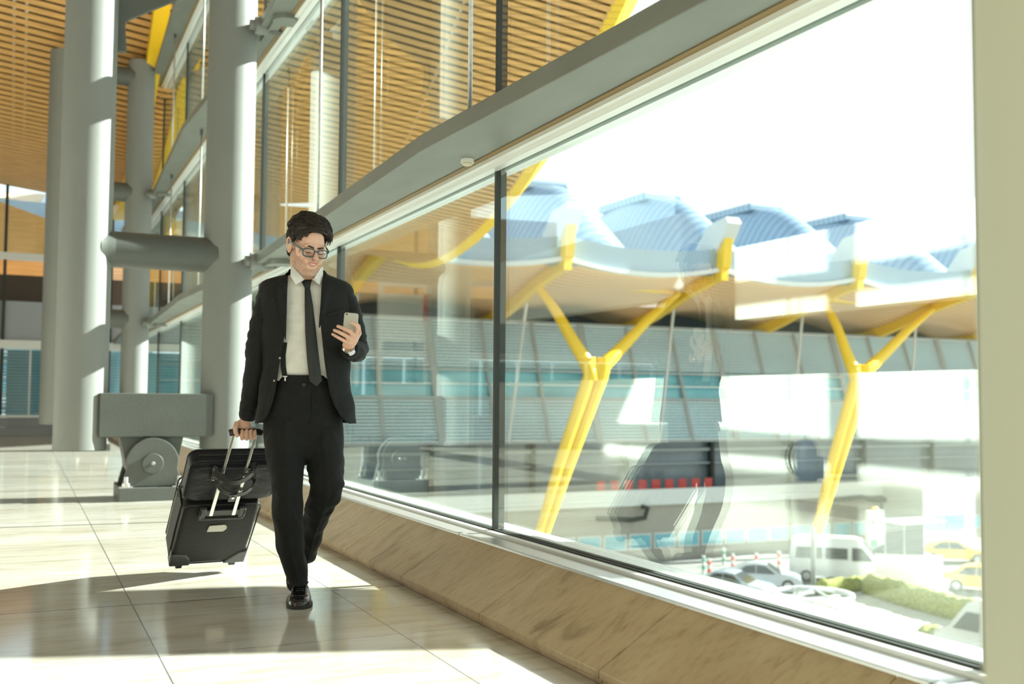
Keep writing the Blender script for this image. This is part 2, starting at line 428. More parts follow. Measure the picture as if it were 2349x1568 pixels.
# yellow curved edge beam, flat face tilted out
mb = MB(); rings = []
for y in np.arange(-2, 48.1, .6):
    z = smooth_interp(ROOFTAB, y)
    rings.append([Vector((9.95, y, z+.05)), Vector((10.15, y, z-.12)), Vector((10.75, y, z+.62)), Vector((10.55, y, z+.75))])
mb.loft(rings)
t = mb.build('roof_edge_beam', M['yellow'], None, smooth=False); props(t, 'long curved yellow steel beam along the outer edge of the wooden slat roof', 'beam')
# yellow rib under the roof near the glass wall, following the wave
def hit_ceiling(px, py):
    d = ray(px, py); t = 8.0
    while t < 60:
        p = CAMP+d*t
        if p.z > roofz(p.x, p.y)-.12: return p
        t += .02
pa, pb = hit_ceiling(386, 4), hit_ceiling(356, 430)
mb = MB(); rings = []
for i in range(40):
    y = 12+i*.42; x = pa.x+(pb.x-pa.x)*(y-pa.y)/(pb.y-pa.y) if abs(pb.y-pa.y) > .1 else pa.x
    x = max(1.2, min(2.0, x)); z = roofz(x, y)
    rings.append([Vector((x-.13, y, z-.05)), Vector((x+.13, y, z-.05)), Vector((x+.13, y, z-.36)), Vector((x-.13, y, z-.36))])
mb.loft(rings); t = mb.build('roof_rib_beam', M['yellow']); props(t, 'yellow steel rib under the slatted wooden roof beside the upper glass wall', 'beam')

# ------------------------------------------------------------------ far end wall
M['fargrey'] = plain('grey stone cladding', (.30, .32, .34), .5, var=.1, scale=1)
M['teal'] = plain('teal tinted glazing', (.22, .47, .52), .12, spec=.7, var=.35, scale=.5, c2=(.30, .62, .66))
M['frost'] = plain('frosted grey panel', (.36, .39, .42), .35)
mb = MB(); mb.bb((-16, YFAR, 0), (2.33, YFAR+.25, .21)); mb.bb((-16, YFAR+.02, .22), (2.33, YFAR+.25, .43)); struct('wall_far', mb, M['fargrey'], bevel=.006)
mb = MB()
for z, h in ((2.10, .20), (4.24, .17), (.44, .06)): mb.bb((-16, YFAR-.02, z), (2.33, YFAR+.12, z+h))
struct('trim_21', mb, M['alu_white'])
mb = MB()
for x in (-5.3, -2.9, -.5, 1.9): mb.bb((x-.035, YFAR, .43), (x+.035, YFAR+.1, min(7.4, roofz(x, YFAR)+.2)))
struct('trim_22', mb, M['gasket'])
mb = MB()
for x in (-4.1, -1.7, .12, .7): mb.bb((x-.02, YFAR+.02, .43), (x+.02, YFAR+.08, 2.1))
struct('trim_23', mb, M['alu'])
mb = MB(); mb.bb((-16, YFAR+.14, 2.3), (2.33, YFAR+.16, 3.25)); struct('window_90', mb, M['frost'])
mb = MB(); mb.bb((-16, YFAR+.05, .43), (2.33, YFAR+.07, 2.1)); struct('window_91', mb, M['glass2'])
mb = MB(); mb.bb((-16, YFAR+.05, 4.4), (2.33, YFAR+.07, 7.5)); struct('window_92', mb, M['glass2'])
mb = MB(); mb.bb((-16, YFAR+1.2, 3.25), (2.33, YFAR+1.6, 4.0)); struct('wall_back', mb, plain('dark brown soffit', (.07, .05, .035), .7))
mb = MB()
for i in range(22): mb.bb((-16, YFAR+.28, .46+i*.076), (2.33, YFAR+.34, .46+i*.076+.028))
t = mb.build('louvre_screen', plain('grey louvre blades', (.50, .55, .58), .4, .3)); props(t, 'screen of horizontal grey louvres behind the far end glass wall', 'louvre')
mb = MB()
x = -16
while x < 2:
    mb.bb((x, YFAR+.8, 0), (x+1.1, YFAR+.9, 2.1)); x += 1.2
t = mb.build('teal_glazing', M['teal']); props(t, 'teal glass panels behind the grey louvres at the far end', 'glazing')

# ------------------------------------------------------------------ opposite side of the hall (seen mirrored in the glass)
mb = MB(); mb.bb((-5.75, 8.2, 0), (-5.54, 23.0, 1.36)); struct('wall_left', mb, M['white'])
mb = MB(); mb.bb((-5.9, 15.0, 2.75), (-5.54, 23.0, 4.2)); mb.bb((-5.9, 8.2, 2.25), (-5.54, 13.5, 3.4)); struct('wall_left.001', mb, M['white'])
t = thing('extinguisher_board', 'white framed board with red sign strip and extinguisher, mirrored in the glass', 'board', (-4.2, 25, 0))
mb = MB(); x0, x1, z0, z1 = -5.15, -3.3, 1.0, 3.9
for a, b in (((x0, z0), (x1, z0+.12)), ((x0, z1-.12), (x1, z1)), ((x0, z0+.12), (x0+.12, z1-.12)), ((x1-.12, z0+.12), (x1, z1-.12))):
    mb.bb((a[0], 25, a[1]), (b[0], 25.08, b[1]))
mb.build('frame', M['white'], t, bevel=.01)
mb = MB(); mb.bb((x0+.12, 25.02, z0+.12), (x1-.12, 25.06, z0+.35)); mb.bb((x0+.12, 25.02, z0+.35), (x0+.62, 25.06, z1-.12)); mb.bb((x0+.62, 25.02, z1-1.5), (x1-.12, 25.06, z1-.3)); mb.build('panel', plain('pale board panel', (.80, .82, .78), .4), t)
for a, b in ((z0-1.0, .06), ): pass
for xq in (x0+.05, x1-.15):
    mb = MB(); mb.bb((xq, 25.02, 0), (xq+.1, 25.06, z0)); mb.build('post', M['alu'], t)
mb = MB(); mb.bb((-4.72, 24.985, 2.95), (-4.5, 25.015, 3.62)); s = mb.build('sign_strip', plain('red sign', (.75, .10, .06), .4), t)
mb = MB(); mb.bb((-4.64, 24.975, 3.22), (-4.58, 24.984, 3.58))
for i in range(4): mb.bb((-4.70, 24.975, 2.98+i*.055), (-4.52, 24.984, 3.0+i*.055))
mb.build('sign_marks', M['white'], s)
mb = MB(); mb.tube([(-4.66, 24.9, 1.75), (-4.66, 24.9, 1.8), (-4.66, 24.9, 2.2), (-4.66, 24.9, 2.28), (-4.66, 24.9, 2.34)], [.07, .085, .085, .05, .03], 20)
t2 = mb.build('extinguisher_body', plain('red paint', (.70, .05, .04), .3), t, smooth='auto')
mb = MB(); mb.bb((-4.70, 24.87, 2.34), (-4.60, 24.93, 2.40)); mb.tube([(-4.66, 24.87, 2.36), (-4.58, 24.84, 2.3), (-4.57, 24.84, 2.0)], .012, 8); mb.build('valve', M['gasket'], t)

# backpack on the floor, mirrored in the glass
t = thing('backpack', 'dark blue-black camera backpack standing on the floor, mirrored in the glass', 'backpack', (-4.1, 10.2, 0), R(-60))
M['navy'] = plain('navy nylon', (.035, .05, .085), .55, var=.3, scale=14, bump=.4, bscale=30)
def rbox(mb, c, d, r, n=6, top=None):
    # rounded-rectangle column in z, optional top rounding
    cx, cy, cz = c; w_, d_, h = d
    def ring(s, z):
        pts = []; rr = min(r, w_*s/2*.98, d_*s/2*.98)
        for q, (ax, ay) in enumerate(((1, 1), (-1, 1), (-1, -1), (1, -1))):
            for i in range(n+1):
                a = PI/2*q + PI/2*i/n
                pts.append((cx+ax*(w_*s/2-rr)+rr*math.cos(a), cy+ay*(d_*s/2-rr)+rr*math.sin(a), z))
        return pts
    prof = top or [(.94, 0), (1, .03), (1, .9), (.94, .97), (.8, 1)]
    return mb.loft([ring(s, cz+h*z) for s, z in prof])
def lrb(c, d, r, top=None, mtx=None):
    mb = MB(); rbox(mb, c, d, r, top=top)
    if mtx is not None: mb.v = [mtx @ v for v in mb.v]
    return mb
Bm = wmat(t)
def tb(mb, name, mat, parent=t, **k):
    mb.v = [Bm @ v for v in mb.v]; return mb.build(name, mat, parent, **k)
tb(lrb((0, 0, 0), (.40, .24, .50), .08, [(.92, 0), (1, .04), (1, .55), (.96, .75), (.82, .9), (.55, .985), (.3, 1)]), 'body', M['navy'], smooth=True)
tb(lrb((0, -.15, .03), (.30, .10, .26), .05), 'front_pocket', M['navy'], smooth=True)
mb = MB(); mb.bb((-.06, -.206, .12), (.05, -.200, .19)); tb(mb, 'label_patch', M['white'])
mb = MB(); mb.tube(bez((-.07, 0, .49), (-.06, 0, .56), (.06, 0, .56), (.07, 0, .49)), .012, 8); tb(mb, 'top_handle', M['gasket'], smooth=True)
for s in (-1, 1):
    mb = MB(); mb.ribbon(bez((s*.08, .12, .46), (s*.12, .26, .40), (s*.15, .24, .12), (s*.14, .12, .06)), .055, .015, up=(1, 0, 0)); tb(mb, 'shoulder_strap', M['gasket'], smooth=True)

# ------------------------------------------------------------------ column pairs
def column_pair(yc, label, top, tubes, gusset):
    t = thing('column_pair', label, 'column', (1.12, yc, 0))
    RC = .236; xa, xb = .487, 1.81
    for x, nm in ((xa, 'left tube column'), (xb, 'right tube column')):
        mb = MB(); mb.cyl((x, yc, .47), (x, yc, top), RC, 64); o = mb.build('tube_column', M['column'], t, smooth='auto')
        mb = MB(); mb.cyl((x, yc, .462), (x, yc, .47), RC-.012, 48); mb.build('bottom_cap', M['darksteel'], o, smooth='auto')
    for z in tubes:
        mb = MB(); mb.cyl((xa+.1, yc, z), (xb-.1, yc, z), .172, 48); o = mb.build('cross_tube', M['darksteel'], t, smooth='auto')
        for x, s in ((xa, 1), (xb, -1)):
            rings = []
            for i in range(5):
                f = i/4; rings.append((x+s*(RC*.55+.13*f), .205-.033*f**.6))
            mb = MB(); mb.tube([(a, yc, z) for a, r in rings], [r for a, r in rings], 48); mb.build('weld_collar', M['darksteel'], o, smooth='auto')
    mb = MB(); mb.bb((xa+.15, yc-.22, .590), (xb-.15, yc+.22, 1.0)); mb.build('box_beam', M['darksteel'], t, bevel=.008)
    # clevis
    cx = 1.115
    mb = MB(); poly = [(cx-.285, .59), (cx+.285, .59), (cx+.225, .30), (cx+.14, .14), (cx-.14, .14), (cx-.225, .30)]
    mb.prism([(x, yc-.17, z) for x, z in poly], (0, .34, 0)); mb.build('tapered_plate', M['darksteel'], t, bevel=.006)
    for s in (-1, 1):
        ye = yc+s*.235
        arch = [(cx-.27, .13), (cx-.225, .30)] + [(cx+.236*math.cos(a), .345+.236*math.sin(a)) for a in [PI-.15-(PI-.3)*i/24 for i in range(25)]] + [(cx+.225, .30), (cx+.27, .13)]
        mb = MB(); mb.prism([(x, ye-.035, z) for x, z in arch], (0, .07, 0)); o = mb.build('pin_lug', M['darksteel'], t, bevel=.005)
        mb = MB(); mb.cyl((cx, ye+s*.035, .345), (cx, ye+s*.055, .345), .094, 40); d = mb.build('pin_cap', M['darksteel'], o, smooth='auto', bevel=.004)
        mb = MB(); mb.tube([(cx, ye+s*.055, .345), (cx, ye+s*.062, .345)], [.018, .014], 16)
        d = mb.build('pin_bolt', M['galv'], o, smooth='auto')
    mb = MB(); mb.bb((.82, yc-.34, .0), (1.42, yc+.34, .125)); mb.build('base_plate', M['darksteel'], t, bevel=.006)
    for sx in (-1, 1):
        for sy in (-1, 1):
            bx, by = cx+sx*.235, yc+sy*.302
            mb = MB(); mb.cyl((bx, by, .125), (bx, by, .225), .018, 16); o = mb.build('anchor_bolt', M['galv'], t, smooth='auto')
            mb = MB(); mb.cyl((bx, by, .137), (bx, by, .167), .034, 6); mb.box((bx, by, .131), (.12, .07, .012)); mb.build('nut_and_washer', M['galv'], o)
    if gusset:
        mb = MB(); P = [ony(px, py, yc) for px, py in ((262, -150), (560, -150), (405, 0), (300, 43), (289, 50), (288, 62), (291, 118), (262, 118))]
        mb.prism(P, (0, .06, 0)); mb.build('gusset_plate', M['darksteel'], t, bevel=.01)
    return t
column_pair(10.6, 'nearer pair of grey tube columns on a bolted hinge foot beside the suitcase', 11.2, [2.37], True)
column_pair(20.2, 'farther pair of grey tube columns seen between the nearer two', 7.15, [2.37, 4.70, 6.85], False)
# blurred column at the right edge of the view
t = thing('round_pillar', 'blurred olive grey round pillar close to the camera at the right edge', 'pillar', (1.045, .625, 0))
hd = math.atan2(*(onz(2254, 1500, 0).xy)); hd = math.atan2(onz(2254, 1500, 0).x, onz(2254, 1500, 0).y)
dd = 1.25; hc = hd + math.asin(.24/dd); px_, py_ = dd*math.sin(hc), dd*math.cos(hc)
t.location = (px_, py_, 0); WM[t.name] = Matrix.Translation((px_, py_, 0))
mb = MB(); mb.cyl((px_, py_, .06), (px_, py_, 9), .24, 64); mb.build('shaft', plain('olive grey painted steel', (.58, .60, .48), .5), t, smooth='auto')
mb = MB(); mb.cyl((px_, py_, 0), (px_, py_, .06), .30, 64); mb.build('foot_ring', M['darksteel'], t, smooth='auto')
# enclosure of the hall beyond the camera
M['hall'] = plain('hall wall', (.50, .48, .43), .7)
mb = MB(); mb.prism([(-16, YFAR+12, 3.2), (2.3, YFAR+12, 3.2), (2.3, YFAR+12, 6.6), (-3, YFAR+12, 8.3), (-16, YFAR+12, 8.6)], (0, .5, 0)); struct('wall_back.001', mb, M['bamboo'])
mb = MB(); mb.bb((-14.3, -9, 0), (-14, YFAR, 14)); struct('wall_left.002', mb, M['hall'])
mb = MB(); mb.bb((-14, -9.3, 0), (2.2, -9, 14)); struct('wall_near', mb, M['hall'])
# ------------------------------------------------------------------ outside: ground
GZ = -9.3
def gz(px, py): return onz(px, py, GZ)
M['asphalt'] = plain('grey asphalt', (.24, .24, .225), .85, var=.12, scale=.6)  # grey base colour with slight noise variation
M['paving'] = plain('pale paving', (.50, .47, .39), .8, var=.08, scale=1.2)
mb = MB(); mb.bb((-60, -60, GZ-.5), (300, 260, GZ)); struct('ground', mb, M['asphalt'])
mb = MB(); P = [gz(px, py) for px, py in ((1700, 1420), (1960, 1352), (2060, 1372), (2300, 1432), (2600, 1560), (2300, 1568), (1900, 1500))]
mb.prism([Vector((p.x, p.y, GZ)) for p in P], (0, 0, .04)); struct('path', mb, M['paving'])['kind'] = 'structure'

# ------------------------------------------------------------------ opposite terminal building
M['shell'] = plain('blue grey metal roof', (.50, .62, .74), .35, .35)
t_ = M['shell'].node_tree; b_ = t_.nodes['Principled BSDF']
w_ = t_.nodes.new('ShaderNodeTexWave'); w_.bands_direction = 'Y'; w_.inputs['Scale'].default_value = .45; w_.inputs['Distortion'].default_value = 0
tc_ = t_.nodes.new('ShaderNodeTexCoord'); t_.links.new(tc_.outputs['Object'], w_.inputs['Vector'])
cr_ = t_.nodes.new('ShaderNodeValToRGB'); cr_.color_ramp.elements[0].color = (.20, .31, .44, 1); cr_.color_ramp.elements[0].position = .1; cr_.color_ramp.elements[1].color = (.33, .44, .54, 1); cr_.color_ramp.elements[1].position = .5
t_.links.new(w_.outputs['Color'], cr_.inputs[0]); t_.links.new(cr_.outputs[0], b_.inputs['Base Color'])
M['soffit'] = plain('far bamboo soffit', (.72, .42, .18), .6)
t_ = M['soffit'].node_tree; b_ = t_.nodes['Principled BSDF']
w_ = t_.nodes.new('ShaderNodeTexWave'); w_.bands_direction = 'Y'; w_.inputs['Scale'].default_value = .55; w_.inputs['Distortion'].default_value = .4; w_.inputs['Detail Scale'].default_value = .2
tc_ = t_.nodes.new('ShaderNodeTexCoord'); t_.links.new(tc_.outputs['Object'], w_.inputs['Vector'])
cr_ = t_.nodes.new('ShaderNodeValToRGB'); cr_.color_ramp.elements[0].color = (.64, .36, .16, 1); cr_.color_ramp.elements[1].color = (.95, .64, .36, 1); cr_.color_ramp.elements[0].position = .2; cr_.color_ramp.elements[1].position = .6
t_.links.new(w_.outputs['Color'], cr_.inputs[0]); t_.links.new(cr_.outputs[0], b_.inputs['Base Color'])
M['tealfar'] = plain('far teal glass', (.13, .48, .60), .15, spec=.8, var=.35, scale=.12, c2=(.32, .72, .80), stretch=(1, 1, 3))
M['lou'] = plain('far louvre blade', (.78, .84, .85), .5)
M['mull'] = plain('far mullion', (.36, .40, .40), .5)
M['whitefar'] = plain('white far trim', (.62, .64, .62), .5)
bld = thing('terminal_building', 'terminal building across the road with a wavy wooden roof and slanted louvred glass front', 'building', (40, 62, GZ))
RX = [28.9+11.3*k for k in range(-3, 7)]
SOF = [(54.9, 9.3), (58.5, 8.5), (62, 7.4), (65, 6.7), (67.5, 6.5), (70, 6.7), (74, 8), (80, 12), (86, 15)]
SHE = [(54.9, 10.3), (58, 9.9), (62, 10.1), (65, 11.1), (67.7, 12.4), (71, 14.1), (75, 16.4), (79, 18.2), (84, 19.2), (89, 19.3), (95, 17.6), (102, 14)]
M['tie'] = M['yellow']
for k, xa in enumerate(RX[:-1]):
    xb = RX[k+1]
    ys = [54.9+i*1.2 for i in range(27)]
    mb = MB(); rings = []
    for y in ys:
        z = smooth_interp(SOF, y)
        rings.append([Vector((xa+(xb-xa)*u/10, y, z+4*(u/10)*(1-u/10)*(1.1*max(0, min(1, (y-59)/7))-.63*max(0, 1-(y-54.9)/9)))) for u in range(11)])
    mb.loft(rings, closed=False, caps=False)
    o = mb.build('wooden_soffit', M['soffit'], bld, smooth=True); mo = o.modifiers.new('thick', 'SOLIDIFY'); mo.thickness = .15; mo.offset = 1
    mb = MB(); rings = []
    for y in [54.9+i*1.2 for i in range(46)]:
        a, b = xa+4.4, xb+4.3; row = []
        for u in range(17):
            x = a+(b-a)*u/16; dx = (x-xa-10)/6.6; dy = (y-80)/(19 if y < 80 else 24)
            s_ = max(0, min(1, 1.22*(1-math.sqrt(dx*dx*.8+dy*dy)))); s_ = s_*s_*(3-2*s_)
            row.append(Vector((x, y, 9.9+8.7*s_)))
        rings.append(row + [Vector((b, y, 9.0)), Vector((a, y, 9.0))])
    mb.loft(rings); mb.build('roof_shell', M['shell'], bld, smooth='auto')
    mb = MB()
    rings = []
    for u in range(11):
        f = u/10; s = 4*f*(1-f); x = xa+(xb-xa)*f
        rings.append([Vector((x, 54.75, 9.25-.65*s)), Vector((x, 54.95, 9.25-.65*s)), Vector((x, 54.95, 10.7-.5*s)), Vector((x, 54.5, 10.7-.5*s))])
    mb.loft(rings); mb.build('fascia', M['shell'], bld, smooth='auto')
    mb = MB()
    rings = [[Vector((xa+(xb-xa)*u/10, 54.4, 9.2-.65*4*(u/10)*(1-u/10)+dz)) for dz in (0, .28)]+[Vector((xa+(xb-xa)*u/10, 54.75, 9.2-.65*4*(u/10)*(1-u/10)+dz)) for dz in (.28, 0)] for u in range(11)]
    mb.loft(rings); mb.build('gutter', M['whitefar'], bld)
    mb = MB(); mb.bb((xa+8.0, 76.5, 18.3), (xa+12.0, 84.5, 19.0)); mb.build('skylight_monitor', M['shell'], bld, bevel=.15)
for k, x in enumerate(RX):
    mb = MB(); rings = []
    for y in [54.2+i*1.0 for i in range(22)]:
        z = smooth_interp(SOF, max(54.9, y))+.05
        rings.append([Vector((x-.25, y, z-.75)), Vector((x+.25, y, z-.75)), Vector((x+.25, y, z+.2)), Vector((x-.25, y, z+.2))])
    mb.loft(rings); mb.build('rib_beam', M['yellow'], bld, smooth=False)
    mb = MB(); mb.prism([(x-.3, 54.9, 8.9), (x-.3, 54.0, 9.4), (x-.3, 53.7, 11.5), (x-.3, 55.1, 11.9)], (.6, 0, 0)); mb.build('rib_end', M['yellow'], bld)
    mb = MB(); mb.prism([(x-.5, 54.7, 10.2), (x-.5, 53.6, 11.4), (x-.5, 53.1, 12.1), (x-.5, 53.4, 12.5), (x-.5, 55.4, 12.2), (x-.5, 57, 10.5)], (1.0, 0, 0)); mb.build('rib_cap', M['whitefar'], bld)
# slanted front: y=61.5 at z=-1.8, y=64.3 at z=6.1
def fy(z): return 61.5+(z+1.8)*2.8/7.9
mb = MB(); mb.prism([(-2, fy(-1.8), -1.8), (100, fy(-1.8), -1.8), (100, fy(6.3), 6.3), (-2, fy(6.3), 6.3)], (0, .15, .05)); mb.build('glass_front', M['tealfar'], bld)
mb = MB()
z = -1.75
while z < 6.2:
    inband = (z < .95) or (z > 2.9)
    if inband or (int(z*10) % 9 < 3):
        mb.bb((-2, fy(z)-.22, z), (100, fy(z)-.10, z+.09))
    z += .21 if inband else .30
o = mb.build('louvre_blades', M['lou'], bld)
mb = MB()
for z in (-1.85, 1.0, 2.85, 6.2): mb.bb((-2, fy(z)-.3, z-.08), (100, fy(z)-.05, z+.10))
for_parts = None
mb.build('transoms', M['mull'], bld)
x = 1.2; i = 0
while x < 98:
    big = (i % 3 == 0)
    w2 = .24 if big else .09
    a, b = fy(-1.9)-.35, fy(6.3)-.35
    mb = MB(); mb.prism([(x-w2, a, -1.9), (x+w2, a, -1.9), (x+w2, b, 6.3), (x-w2, b, 6.3)], (0, .3, 0)); mb.build('main_mullion' if big else 'mullion', M['mull'], bld)
    x += 3.767; i += 1
for x in RX[1:]:
    mb = MB(); mb.cyl((x-1.0, 60.2, -1.8), (x+.4, 60.6, 7.2), .10, 10); mb.build('inclined_strut', M['whitefar'], bld, smooth='auto')
mb = MB(); mb.bb((-2, 69.2, 5.6), (100, 70, 9.5)); mb.build('dark_eaves', plain('dark eaves', (.10, .12, .13), .7), bld)
mb = MB(); mb.bb((-2, 62.2, -5.4), (100, 62.4, -1.8)); mb.build('lower_storey', plain('dark lower glazing', (.16, .20, .23), .15, spec=.8, var=.3, scale=.2), bld)
mb = MB()
for i in range(14):
    x = 2+i*7.1; mb = MB(); mb.bb((x-.12, 61.6, -5.3), (x+.12, 62.1, -1.8)); mb.build('lower_mullion', M['gasket'], bld)
mb = MB(); mb.bb((-2, 61.8, -2.6), (100, 62.1, -2.4)); mb.bb((-2, 61.8, -3.5), (100, 62.0, -3.4)); mb.build('lower_transom', M['mull'], bld)
# yellow tree columns
def tree(loc, label, ends):
    t = thing('tree_column', label, 'column', loc, 0, 'yellow branching columns of the far building')
    X0, Y0, Z0 = loc
    sp = Vector((X0+4.2, Y0, 3.0)); b0 = Vector((X0, Y0, -8.6))
    for s in (-1, 1):
        mb = MB(); mb.tube([b0+Vector((s*.16, 0, 0)), b0.lerp(sp, .5)+Vector((s*.32, 0, 0)), sp+Vector((s*.42, 0, -.6)), sp+Vector((s*.5, 0, .5))], [.2, .34, .40, .40], 14); mb.build('trunk_tube', M['yellow'], t, smooth='auto')
    for e, o_ in zip(ends, (-.45, .45)):
        mb = MB(); mb.tube([sp+Vector((o_*.6, 0, -.9)), sp+Vector((o_*1.3, 0, .1)), sp.lerp(e, .25)+Vector((o_*.8, 0, 0)), sp.lerp(e, .6), e], [.42, .44, .38, .32, .24], 14); mb.build('branch', M['yellow'], t, smooth='auto')
    mb = MB(); mb.box(sp+Vector((0, 0, -.25)), (1.1, .5, .9)); mb.build('yoke', M['yellow'], t, bevel=.12)
    mb = MB(); mb.tube([ends[0], ends[0].lerp(ends[1], .2)+Vector((0, 0, -.15)), ends[1]], [.28, .2, .16], 12); mb.build('tie_bar', M['yellow'], t, smooth='auto')
    mb = MB(); mb.cyl((X0, Y0, -9.3), (X0, Y0, -8.5), .38, 20, .30); mb.build('pedestal', M['darksteel'], t, smooth='auto')
    return t
tree((47.8, 54.9, GZ), 'yellow branching column of the far building, the right one in view', [ony(1886, 682, 58.6), ony(2150, 698, 58.6)])
tree((27.0, 54.9, GZ), 'yellow branching column of the far building, left of the mirrored person', [ony(1217, 634, 58.9), ony(1555, 672, 58.6)])

# road viaduct base with a window row
M['beigewall'] = plain('beige render wall', (.36, .34, .29), .8, var=.06, scale=.3)
vd = thing('viaduct', 'low beige road deck with a window row in front of the terminal building', 'viaduct', (45, 59, GZ))
mb = MB(); mb.bb((0, 57.5, GZ), (100, 61.4, -5.3)); mb.build('deck_wall', M['beigewall'], vd)
mb = MB(); mb.bb((0, 57.2, -5.75), (100, 57.6, -4.75)); mb.build('parapet', M['whitefar'], vd)
for i in range(34):
    x = 24+i*1.85
    mb = MB(); mb.bb((x, 57.42, -8.55), (x+1.65, 57.5, -7.55)); fr = mb.build('window_frame', M['whitefar'], vd)
    mb = MB(); mb.bb((x+.1, 57.39, -8.45), (x+1.55, 57.43, -7.65)); mb.build('window_pane', M['tealfar'], fr)
mb = MB(); mb.bb((56.2, 53.5, GZ), (61.2, 57.2, -4.7)); mb.build('annex', plain('light blue grey cladding', (.50, .56, .58), .6), vd)
mb = MB(); mb.bb((56.5, 53.44, -7.9), (58.0, 53.5, -6.9)); mb.bb((58.3, 53.44, -7.9), (60.0, 53.5, -6.9)); mb.build('annex_windows', M['tealfar'], vd)
mb = MB(); mb.tube([(51, 57, -5.9), (54, 57, -5.8), (55, 57, -6.0), (58, 56.9, -6.1)], .16, 10); mb.build('dark_pipe', M['gasket'], vd, smooth='auto')
mb = MB(); mb.tube([(32.5, 57, -6.4), (35, 57, -6.6), (36, 57, -6.5), (36.2, 57, -5.9), (35.8, 57, -5.8)], .16, 10); mb.build('bent_pipe', M['gasket'], vd, smooth='auto')
# red luggage trolleys on the deck
tp = None
for i in range(9):
    x = 34+i*1.05
    if tp is None:
        tp = thing('luggage_trolley', 'red luggage trolley in the row on the road deck', 'trolley', (x, 58.6, -5.3), 0, 'red luggage trolleys on the road deck')
        mb = MB(); mb.bb((x-.3, 58.3, -5.1), (x+.3, 59.2, -5.02)); mb.bb((x-.3, 59.1, -5.1), (x+.3, 59.18, -4.3)); mb.build('frame', plain('red trolley', (.62, .08, .07), .4), tp)
        mb = MB(); mb.cyl((x-.3, 58.4, -5.2), (x+.3, 58.4, -5.2), .1, 12); mb.build('wheels', M['gasket'], tp)
    else: dup(tp, (x, 58.6, -5.3))

# ------------------------------------------------------------------ vehicles
M['carglass'] = plain('dark car glass', (.03, .04, .045), .08, spec=.8)
M['tyre'] = plain('tyre rubber', (.03, .03, .03), .8)
M['rim'] = plain('alloy rim', (.5, .52, .54), .3, .8)
def vehicle(name, label, loc, rz, prof, win, W_, L_, wheels, paint, group=None, taper=.12, wr=.33, beltz=.9):
    t = thing(name, label, 'van' if 'van' in name else 'car', (loc[0], loc[1], GZ), rz, group)
    Mt = wmat(t)
    top = max(z for x, z in prof)
    def hw(z): return W_/2-(taper*W_*max(0, (z-beltz)/(top-beltz)) if z > beltz else 0.03*max(0, (.45-z)))
    def sh(poly, sc=1.0, off=0):
        return [[(x, s*(hw(z)*sc+off), z) for x, z in poly] for s in (-1, 1)]
    mb = MB()
    a, b = sh(prof, .93); c, d = sh(prof)
    cx = sum(x for x, z in prof)/len(prof); cz = sum(z for x, z in prof)/len(prof)
    def inset(p, f): return [(cx+(x-cx)*f, y, cz+(z-cz)*f) for x, y, z in p]
    mb.loft([a, inset(c, .985), inset(d, .985), b]); mb.v = [Mt @ Vector(v) for v in mb.v]
    body = mb.build('body', paint, t, smooth='auto', bevel=.03)
    for poly in win:
        mb = MB()
        for s in (-1, 1):
            q = [Vector((x, s*(hw(z)+.004), z)) for x, z in poly]; mb.prism(q, (0, -s*.02, 0))
        mb.v = [Mt @ v for v in mb.v]; mb.build('side_windows', M['carglass'], t)
    mb = MB()   # windscreen from the last window edge
    ws = WS[name]
    (x0, z0), (x1, z1) = ws
    q = [(x0+.03, -hw(z0)*.92, z0), (x0+.03, hw(z0)*.92, z0), (x1+.03, hw(z1)*.9, z1), (x1+.03, -hw(z1)*.9, z1)]
    mb.prism(q, (.02, 0, .015)); mb.v = [Mt @ v for v in mb.v]; mb.build('windscreen', M['carglass'], t)
    for x in wheels:
        for s in (-1, 1):
            mb = MB(); mb.cyl((x, s*(W_/2-.20), wr), (x, s*(W_/2+.01), wr), wr, 24); mb.v = [Mt @ v for v in mb.v]; wo = mb.build('wheel', M['tyre'], t, smooth='auto')
            mb = MB(); mb.cyl((x, s*(W_/2+.005), wr), (x, s*(W_/2+.022), wr), wr*.62, 20); mb.v = [Mt @ v for v in mb.v]; mb.build('rim', M['rim'], wo, smooth='auto')
    return t
WS = {'delivery_van': ((2.05, 1.35), (1.25, 2.35)), 'minibus_van': ((2.05, 1.35), (1.25, 2.35)), 'car': ((.95, .92), (.25, 1.36)), 'box_van': ((2.05, 1.35), (1.25, 2.35))}
VANP = [(-2.7, .35), (-2.72, 1.4), (-2.6, 2.35), (-2.3, 2.5), (.9, 2.52), (1.3, 2.38), (2.1, 1.35), (2.7, 1.05), (2.78, .7), (2.72, .32)]
CARP = [(-2.1, .3), (-2.15, .7), (-2.05, .95), (-1.6, 1.0), (-.9, 1.38), (-.3, 1.45), (.25, 1.40), (1.0, .93), (1.8, .80), (2.1, .62), (2.15, .3)]
VW = [[(-2.35, 1.35), (-2.3, 1.95), (-1.4, 1.95), (-1.4, 1.35)], [(-1.2, 1.35), (-1.2, 1.95), (-.9, 1.95), (-.9, 1.35)], [(-.7, 1.35), (-.7, 1.95), (.5, 1.95), (.5, 1.35)], [(.75, 1.3), (.75, 2.0), (1.3, 2.0), (1.85, 1.3)]]
CW = [[(-1.35, .95), (-.85, 1.3), (-.35, 1.36), (-.35, .95)], [(-.28, .95), (-.28, 1.36), (.2, 1.32), (.72, .93)]]
M['vanwhite'] = plain('white van paint', (.66, .66, .64), .25, coat=.5)
M['silver'] = plain('pale silver car paint', (.48, .52, .56), .25, .2, coat=.5)
M['bluecar'] = plain('light blue car paint', (.40, .47, .53), .25, .2, coat=.5)
M['taxi'] = plain('yellow taxi paint', (.85, .55, .08), .3, coat=.5)
a, b = gz(1815, 1325), gz(2037, 1338); c = (a+b)/2; an = math.atan2(b.y-a.y, b.x-a.x)
